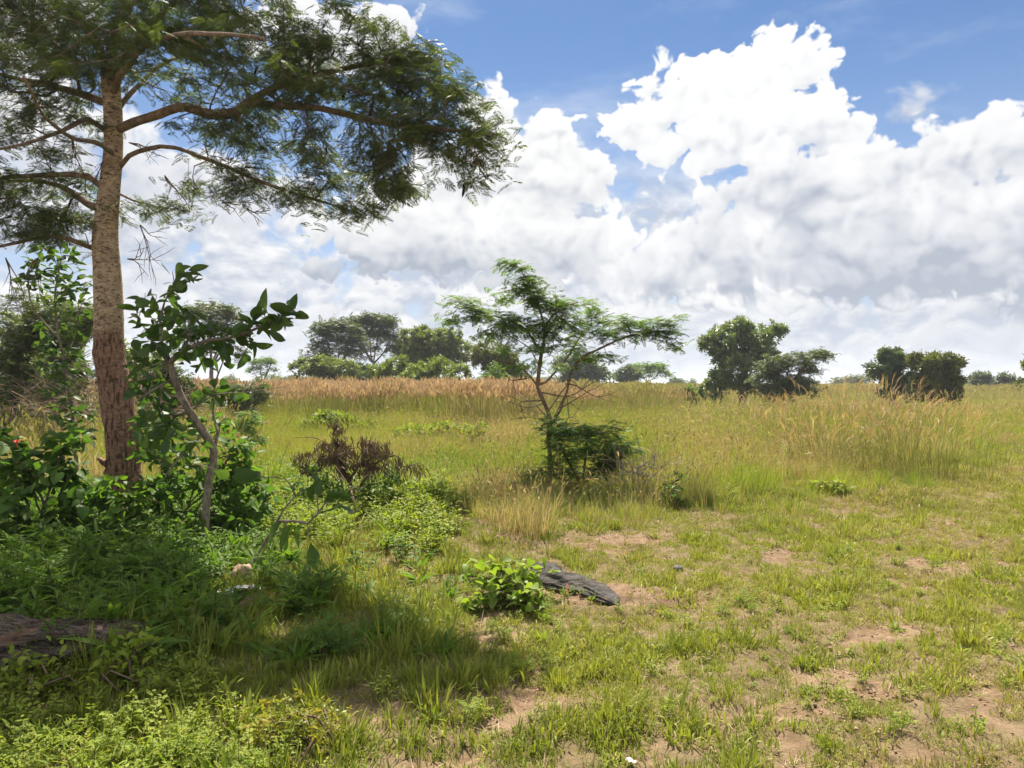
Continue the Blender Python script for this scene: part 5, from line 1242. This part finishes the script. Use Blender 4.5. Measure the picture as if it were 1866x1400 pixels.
    # flat dark pods
    pods = [(552, 135, 7.1), (585, 150, 7.1), (571, 120, 7.0), (628, 160, 7.1), (500, 160, 7.3), (835, 255, 6.7), (850, 262, 6.7), (862, 250, 6.6), (760, 240, 6.9), (820, 262, 6.7), (700, 200, 6.9), (658, 330, 7.3), (845, 335, 6.8), (596, 265, 7.3), (725, 232, 6.9), (540, 170, 7.1), (610, 90, 7.1), (470, 120, 7.2)]
    me = None
    for (px, py, d) in pods:
        if me is None:
            g = Geo(); tube(g, [(0, 0, 0), (.004, 0, -.03), (.006, 0, -.08), (0, 0, -.13), (-.01, 0, -.17)], [.003, .016, .019, .017, .003], 8, flat=.3)
            me = g.mesh('seed_pod', LEAFM['dead_dark'], True)
        o = bpy.data.objects.new('seed_pod', me); COL.objects.link(o); o.parent = root
        o.location = tuple(P(px, py, d) - base); o.rotation_euler = (rng.normal(0, .15), rng.normal(0, .2), rng.uniform(0, 6)); o.scale = (rng.uniform(.55, .85),) * 3
    return sk

def build_centre_tree():
    rng = np.random.default_rng(8); D = 11.6; T = lambda px, py, d=D: P(px, py, d)
    base = G(1001, 889); base[2] = gh(base[0], base[1])
    seeds = [([T(1001, 892), T(1003, 850), T(998, 805), T(1003, 770), T(992, 735), T(978, 705), T(986, 660), T(990, 620), T(985, 575), T(972, 530), T(945, 490)], .043, .006),
        ([T(1003, 775), T(1020, 748), T(1032, 715), T(1040, 680), T(1062, 652), T(1100, 630), T(1150, 612), T(1200, 604), T(1232, 600)], .017, .004),
        ([T(988, 720), T(968, 690), T(945, 668), T(905, 655)], .02, .006),
        ([T(984, 700), T(1005, 690, 11.8), T(1030, 655, 12.1), T(1070, 600, 12.3), T(1120, 570, 12.4)], .022, .006),
        ([T(988, 640), T(955, 600, 11.4), T(900, 575, 11.2), T(835, 560, 11.1)], .02, .005),
        ([T(988, 600), T(1020, 565, 11.2), T(1055, 550, 11.)], .014, .005),
        ([T(984, 668), T(960, 630, 12.0), T(930, 610, 12.3)], .014, .005)]
    pads = [(935, 488, 11.6, 34, 16, .25, 14), (965, 515, 11.6, 34, 20, .35, 18), (940, 540, 11.6, 55, 20, .5, 24), (985, 545, 11.5, 40, 24, .5, 18),
        (850, 552, 11.1, 42, 16, .4, 18), (830, 580, 11.1, 22, 12, .3, 6), (895, 580, 11.3, 50, 20, .5, 24), (905, 612, 11.5, 40, 14, .4, 10), (960, 590, 11.6, 60, 22, .7, 34), (1010, 590, 11.4, 50, 28, .6, 26),
        (1060, 560, 11.6, 45, 16, .5, 20), (1050, 600, 11.6, 55, 26, .6, 26), (1110, 585, 11.8, 55, 18, .5, 24), (1130, 612, 11.7, 60, 16, .4, 18), (1180, 590, 11.6, 40, 16, .3, 16), (1215, 605, 11.5, 30, 16, .3, 14), (1225, 585, 11.5, 22, 10, .2, 8), (930, 640, 11.7, 40, 14, .4, 8), (1060, 645, 12.0, 50, 16, .4, 14), (1000, 630, 11.3, 60, 18, .5, 16), (1010, 555, 11.5, 34, 20, .4, 14), (960, 665, 11.6, 34, 12, .4, 8), (1040, 670, 11.7, 34, 12, .4, 7), (1100, 650, 11.8, 30, 10, .3, 7), (1225, 628, 11.5, 16, 10, .2, 6)]
    F = [frond(12, .36, .056, .2, 62, np.random.default_rng(20 + q)) for q in range(3)]
    sk = Skel(.11)
    for s_ in seeds: sk.seed(*s_, wig=.012, rng=rng)
    sk.grow(pads_targets(pads, rng, 1.35), rng, .18, .9, 0, minz=1.45); sk.finish(.0020, .45)
    root = empty('feathery_tree', base, 'young feathery tree with forked crooked stem standing alone in the middle of the field', 'tree')
    tr = sk.wood({0}, rng=rng, sides=(12, 8, 4), bump=.06); tr.obj('trunk', LEAFM['bark_red'], root, True, origin=base)
    for k in range(1, sk.nseed):
        gw = sk.wood({k}, rng=rng)
        if gw.n: gw.obj('branch', LEAFM['bark_red'], root, True, origin=base)
    g = Geo(); spray(g, sk, F, rng, n=(5, 8), size=(.12, .19), length=.30, spread=(25, 65), droop=(-.3, .12), flat=.25, roll=.2, jitter=.03)
    g.obj('foliage', LEAFM['feather_light'], root, False, origin=base)
    g = Geo()   # tangled bare lower branches
    for (px, py, qx, qy) in [(1000, 765, 935, 680), (985, 730, 930, 765), (998, 750, 1075, 690), (1005, 770, 1045, 760), (1020, 745, 1100, 700), (985, 715, 1130, 700), (990, 735, 925, 715), (1010, 760, 1065, 730), (1030, 700, 1120, 715), (960, 690, 905, 665)]:
        a, b = T(px, py), T(qx, qy, D + rng.uniform(-.5, .5)); m1 = a * .6 + b * .4 + rng.normal(0, .08, 3); m2 = a * .25 + b * .75 + rng.normal(0, .1, 3)
        pp = spline([a, m1, m2, b], .08); tube(g, pp, np.linspace(.012, .003, len(pp)), 5)
        for k in range(2, len(pp) - 1, 2):
            w = rng.normal(0, .14, 3); tube(g, [pp[k], pp[k] + w * .6, pp[k] + w + rng.normal(0, .04, 3)], [.005, .0035, .0015], 3)
    g.obj('bare_branches', LEAFM['dry_twig2'], root, True, origin=base)
    # leafy growth at its foot
    b2 = G(1060, 885); b2[2] = gh(b2[0], b2[1]); D2 = 11.3
    sd = [([b2, P(1040, 850, D2), P(1015, 800, D2), P(1000, 775, D2)], .012, .004), ([b2, P(1065, 850, D2), P(1070, 800, D2)], .012, .004), ([b2, P(1085, 860, D2 - .1), P(1120, 820, D2 - .2)], .012, .004), ([b2, P(1010, 868, D2 - .3), P(975, 850, D2 - .4)], .01, .004)]
    plant('feathery_bush', 'low feathery green bush growing round the foot of the young tree', 'bush', b2, sd,
        [(1005, 780, 11.3, 40, 22, .4, 24), (1050, 800, 11.2, 60, 34, .5, 50), (1100, 800, 11.2, 52, 32, .4, 36), (1130, 815, 11.2, 34, 20, .3, 14), (1060, 850, 11.1, 70, 26, .5, 44), (1000, 830, 11.1, 25, 22, .3, 10), (965, 870, 10.9, 38, 18, .4, 18), (1120, 850, 11.2, 30, 16, .3, 12)],
        'feather_bush', F, 'bark_red', rng, step=.1, rt=.0028, spr=dict(n=(6, 9), size=(.14, .21), length=.32, droop=(-.2, .3), roll=.2, flat=.4), parts=('stem', 'foliage'))
# ------------------------------------------------------------------ trees beyond the tall grass
def far_tree(name, label, cat, px, top, D, W, kind, leafkind, rng, pads=None, n=None, bark='bark_grey', base_py=None, size=None, group=None, trunk_r=.1, tp=None, nn=(7, 11), dens=1.0, ds=1.0):
    D = D * ds
    if pads: pads = [(a_, b_, c_ * ds, d_, e_, f_ * ds, g_) for a_, b_, c_, d_, e_, f_, g_ in pads]
    b = np.array([(px - CX) / FPX * D, D, 0.]); b[2] = gh(b[0], b[1]); hgt = EYE + (CY - top) / FPX * D; w = W / FPX * D
    seeds = []; tg = []
    if kind == 'umbrella':
        c = b + [0, 0, hgt * .45]; seeds = [([b, b + [rng.normal(0, .1), 0, hgt * .25], c], trunk_r, trunk_r * .7)]
        for a in np.linspace(0, 2 * pi, 6)[:-1]:
            a = a + rng.normal(0, .3); e = c + np.array([cos(a) * w * .6, sin(a) * w * .6, hgt * rng.uniform(.30, .48)]); seeds.append(([c, (c + e) / 2 + [0, 0, -.05 * hgt], e], trunk_r * .5, trunk_r * .15))
        m = int((n or 170) * dens); r = np.sqrt(rng.uniform(0, 1, m)); a = rng.uniform(0, 2 * pi, m)
        lay = rng.choice([1.0, .84, .68], m, p=[.5, .32, .18]); off = rng.normal(0, w * .12, (3, 2)); li = (lay < .9).astype(int) + (lay < .7)
        x = r * np.cos(a) * w * (1.15 - .35 * (lay == 1)) + off[li, 0]; y = r * np.sin(a) * w * .8 + off[li, 1]
        z = hgt * lay - hgt * .13 * (np.hypot(x, y) / w) ** 2 + rng.normal(0, hgt * .022, m); tg = b + np.stack([x, y, z], 1)
    else:
        m = int((n or 240) * dens); nl = 13 if kind == 'round' else 14; lob = rng.normal(size=(nl, 3)); lob = lob / np.linalg.norm(lob, axis=1)[:, None] * rng.uniform(.25, .68, (nl, 1))
        v = rng.normal(size=(m, 3)); v = v / np.linalg.norm(v, axis=1)[:, None] * rng.uniform(.3, 1, (m, 1)) ** .4 * rng.uniform(.30, .46, nl)[rng.integers(0, nl, m)][:, None]
        q = lob[rng.integers(0, nl, m)] + v; lo = {'round': .28, 'bush': .06, 'ragged': .18}[kind]
        q = q * np.array([w, w * .8, hgt * (1 - lo) * .5]) + np.array([0, 0, hgt * (lo + (1 - lo) * .5)]); q[:, 2] = np.clip(q[:, 2], hgt * lo * .8, hgt * 1.02); tg = b + q
        q = tg - b; q[:, 2] *= hgt * .98 / np.quantile(q[:, 2], .995); q[:, 0] *= w / np.quantile(np.abs(q[:, 0]), .985); tg = b + q
        ns = 3 if kind != 'round' else 2
        for k in range(ns):
            a = rng.uniform(0, 6.28); e = b + np.array([cos(a) * w * .35, sin(a) * w * .3, hgt * .6]); s0 = b + np.array([rng.normal(0, .12), rng.normal(0, .12), -.02]); seeds.append(([s0, s0 * .55 + e * .45 + [rng.normal(0, .1), 0, 0], e], trunk_r, trunk_r * .35))
    if pads: tg = pads_targets(pads, rng)
    sk = Skel(max(.25, hgt * .06))
    for s_ in seeds: sk.seed(s_[0], s_[1], s_[2], attach=(kind == 'umbrella'), wig=hgt * .008, rng=rng)
    sk.grow(tg, rng, .2, .7); sk.finish(.010, .45)
    root = empty(name, b, label, cat, group)
    sk.wood(rng=rng, sides=(8, 5, 3)).obj('trunk', LEAFM[bark], root, True, origin=b)
    s = size or .3
    g = Geo(); tp = tp or (LT['far_frond'] if 'feather' in leafkind else LT['tuft'])
    spray(g, sk, tp, rng, n=nn, size=(s * .7, s * 1.25), length=s * 2.2, spread=(15, 85), droop=(-.4, .3), flat=.5 if kind == 'umbrella' else .9, roll=.4 if kind == 'umbrella' else .8, jitter=s * .3)
    g.obj('crown', LEAFM[leafkind], root, False, origin=b)
    return root

def build_far():
    rng = np.random.default_rng(121)
    LT['far_frond'] = [frond(6, .40, .12, .15, 58, np.random.default_rng(170 + q)) for q in range(2)]
    f = lambda *a, **k: far_tree(*a, rng, **k)
    f('umbrella_tree', 'flat-topped feathery tree, the leftmost of the pair behind the tall grass', 'tree', 618, 590, 62, 52, 'umbrella', 'feather', size=.55, n=200)
    f('umbrella_tree', 'flat-topped feathery tree leaning towards the round dense one', 'tree', 680, 577, 66, 56, 'umbrella', 'feather', size=.55, n=230)
    f('dense_tree', 'dense round-crowned green tree right of the flat-topped pair', 'tree', 782, 594, 64, 76, 'round', 'olive_tree', size=.27, nn=(8, 12), n=620, trunk_r=.18)
    f('yellow_green_bush', 'broad yellow-green bush in front of the dense round tree', 'bush', 772, 650, 52, 90, 'bush', 'lime', size=.26, n=300)
    f('dark_bush', 'dark low bush below the leftmost flat-topped tree', 'bush', 585, 648, 57, 60, 'bush', 'olive_tree', size=.30, n=200)
    f('dark_bush', 'dark low bush below the second flat-topped tree', 'bush', 668, 662, 60, 44, 'bush', 'dark_tree', size=.32, n=200)
    f('russet_tree', 'brownish-green small tree seen behind the left side of the young tree', 'tree', 905, 622, 50, 50, 'ragged', 'brown_tree', size=.28, n=230)
    f('feathery_bush', 'bright feathery bush standing in tall grass left of the young tree', 'bush', 898, 662, 42, 32, 'bush', 'feather_light', size=.30, n=100)
    f('yellow_green_bush', 'low lime-coloured bush just left of the young tree stem', 'bush', 950, 668, 52, 30, 'bush', 'lime', size=.24, n=90)
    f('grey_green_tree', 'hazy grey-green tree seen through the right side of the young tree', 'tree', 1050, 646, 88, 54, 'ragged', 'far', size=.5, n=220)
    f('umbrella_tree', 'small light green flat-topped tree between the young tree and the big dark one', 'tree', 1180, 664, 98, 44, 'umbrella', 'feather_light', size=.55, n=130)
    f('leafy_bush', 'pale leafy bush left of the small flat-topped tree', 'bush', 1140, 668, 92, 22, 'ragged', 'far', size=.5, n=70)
    f('dark_leaved_tree', 'dark broad-leaved tree with a ragged crown at right', 'tree', 1350, 578, 50, 72, 'round', 'dark_tree', size=.26, nn=(6, 9), n=430, trunk_r=.12,
      pads=[(1350, 590, 50, 26, 16, 1.0, 34), (1320, 620, 50, 46, 26, 1.5, 70), (1375, 615, 50, 46, 24, 1.5, 70), (1290, 630, 50, 20, 22, 1.0, 30), (1415, 604, 50, 24, 10, .8, 24), (1340, 660, 50, 50, 30, 1.7, 110), (1395, 650, 50, 30, 26, 1.2, 50), (1310, 695, 50, 34, 16, 1.2, 44), (1360, 700, 50, 30, 12, 1.0, 30), (1290, 715, 50, 26, 12, 1.0, 26), (1400, 712, 50, 26, 10, 1.0, 18)], ds=.93, bark='bark_red')
    f('feathery_thorn', 'spreading feathery thorn tree touching the right side of the dark broad-leaved tree', 'tree', 1430, 640, 45, 70, 'umbrella', 'feather_far', size=.34, pads=[(1410, 665, 45, 30, 18, 1.0, 60), (1450, 655, 45, 34, 14, 1.0, 50), (1500, 645, 45, 26, 7, .7, 30), (1400, 695, 45, 40, 16, 1.1, 60), (1450, 700, 45, 40, 14, 1.1, 50), (1480, 676, 45, 22, 8, .8, 20), (1420, 715, 45, 44, 12, 1.1, 44), (1470, 712, 45, 24, 10, 1.0, 20)], ds=.9, bark='bark_twig')
    f('bluish_tree', 'bluish-green small tree, the left one of the pair at right', 'tree', 1625, 632, 48, 46, 'ragged', 'teal_tree', size=.22, nn=(6, 9), n=330, pads=[(1625, 655, 48, 26, 20, 1.1, 80), (1600, 680, 48, 24, 20, 1.0, 60), (1640, 690, 48, 26, 24, 1.2, 80), (1615, 642, 48, 16, 8, .6, 16), (1585, 668, 48, 10, 8, .5, 10), (1625, 716, 48, 34, 10, 1.0, 40)], ds=.93)
    f('brownish_tree', 'dark rounded bushy tree, the right one of the pair at right', 'tree', 1706, 640, 46, 50, 'round', 'brown_tree', size=.24, nn=(7, 10), pads=[(1680, 660, 46, 26, 16, 1.1, 70), (1725, 662, 46, 28, 16, 1.1, 80), (1690, 695, 46, 30, 20, 1.2, 80), (1735, 700, 46, 20, 24, 1.0, 60), (1710, 650, 46, 30, 8, .8, 40), (1715, 722, 46, 34, 10, 1.0, 44), (1670, 720, 46, 20, 8, 1.0, 20)], ds=.93, bark='bark_twig')
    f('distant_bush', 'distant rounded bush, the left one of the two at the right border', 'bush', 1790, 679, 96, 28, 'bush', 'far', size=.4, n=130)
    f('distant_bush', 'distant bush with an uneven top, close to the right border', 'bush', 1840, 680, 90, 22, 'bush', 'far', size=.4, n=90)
    f('russet_tree', 'brown-leaved tree whose twigs reach in at the right border', 'tree', 1905, 590, 30, 44, 'ragged', 'brown_tree', size=.2, n=160, bark='bark_twig')
    f('umbrella_tree', 'olive feathery tree seen above the crooked sapling', 'tree', 385, 560, 40, 66, 'umbrella', 'olive_feather', size=.36, n=220, tp=None)
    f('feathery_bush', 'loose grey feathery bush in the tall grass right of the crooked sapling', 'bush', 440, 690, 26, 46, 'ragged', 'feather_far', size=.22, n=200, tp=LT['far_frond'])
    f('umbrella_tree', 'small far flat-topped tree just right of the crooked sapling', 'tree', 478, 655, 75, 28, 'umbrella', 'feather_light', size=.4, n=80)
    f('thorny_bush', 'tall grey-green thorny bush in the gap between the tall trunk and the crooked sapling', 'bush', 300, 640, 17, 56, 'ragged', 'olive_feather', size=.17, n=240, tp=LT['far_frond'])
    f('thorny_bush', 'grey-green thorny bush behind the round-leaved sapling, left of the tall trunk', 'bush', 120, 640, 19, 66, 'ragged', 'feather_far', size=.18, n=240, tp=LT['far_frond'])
    f('leafy_tree', 'light green tree behind the trunk at far left', 'tree', 95, 540, 30, 74, 'ragged', 'olive_tree', size=.24, n=260)
    f('yellow_green_bush', 'sunlit yellow-green bush right behind the tall trunk', 'bush', 262, 628, 27, 52, 'bush', 'lime', size=.18, n=220)
    f('dark_bush', 'dark bush between the tall trunk and the grass at left', 'bush', 30, 640, 24, 50, 'bush', 'olive_tree', size=.18, n=180)
    f('leafy_shrub', 'dark green shrub in tall grass left of the dark broad-leaved tree', 'shrub', 1255, 705, 42, 16, 'bush', 'broad_mid', size=.2, n=60)
    # bushes along the skyline
    protos = []
    kinds = [('round', 'far'), ('bush', 'far'), ('umbrella', 'feather_far'), ('ragged', 'far'), ('bush', 'feather_far')]
    adj = ['rounded', 'low', 'flat-topped', 'ragged', 'feathery']
    xs = [-900, 505, 545, 1010, 1095, 1230, 1262, 1475, 1545, 1568, 1765, 1815, 1858, 860, 875, 700, 330, 210, 1960, 2150, -200, -500, 2400, 420]
    for k, px in enumerate(sorted(xs)):
        D = rng.uniform(150, 240); q = k % 5; hh = rng.uniform(1.9, 3.4) ; pl = 'tiny hazy bush on the skyline far beyond the tall grass'
        pos = ((px - CX) / FPX * D, D, 0)
        if k < 5:
            r = far_tree('skyline_bush', pl, 'bush', px, CY - (hh - EYE) / D * FPX, D, rng.uniform(14, 24), kinds[q][0], kinds[q][1], rng, size=.8, n=60, nn=(5, 7), group='bushes along the skyline'); protos.append((r, hh))
        else:
            r = copy_thing(protos[q][0], pos, rng.uniform(0, 6.28), 1.0, pl, 'bushes along the skyline'); s_ = hh / protos[q][1]; r.scale = (s_ * rng.uniform(.9, 1.6), s_, s_)

def build_haze():
    m = bpy.data.materials.new('thin_air_haze'); m.use_nodes = True; nt = m.node_tree; nt.nodes.clear()
    o = nt.nodes.new('ShaderNodeOutputMaterial'); v = nt.nodes.new('ShaderNodeVolumePrincipled')
    v.inputs['Color'].default_value = (.82, .88, 1, 1); v.inputs['Density'].default_value = .0005; v.inputs['Anisotropy'].default_value = .3
    nt.links.new(v.outputs[0], o.inputs['Volume'])
    x, y0, y1, z0, z1 = 4200, -100, 6200, -1.2, 16
    V = [(a, b, c) for c in (z0, z1) for a, b in ((-x, y0), (x, y0), (x, y1), (-x, y1))]
    Q = [(0, 3, 2, 1), (4, 5, 6, 7), (0, 1, 5, 4), (1, 2, 6, 5), (2, 3, 7, 6), (3, 0, 4, 7)]
    tag(Geo().add(V, Q).obj('haze', m), kind='stuff')
def main():
    build_world(); build_camera_sun(); mats(); leaf_templates(); build_ground(); build_grass()
    build_big_tree(); build_centre_tree(); build_undergrowth(); build_shrubs(); build_logs(); build_tussocks(); build_far(); build_haze()
main()
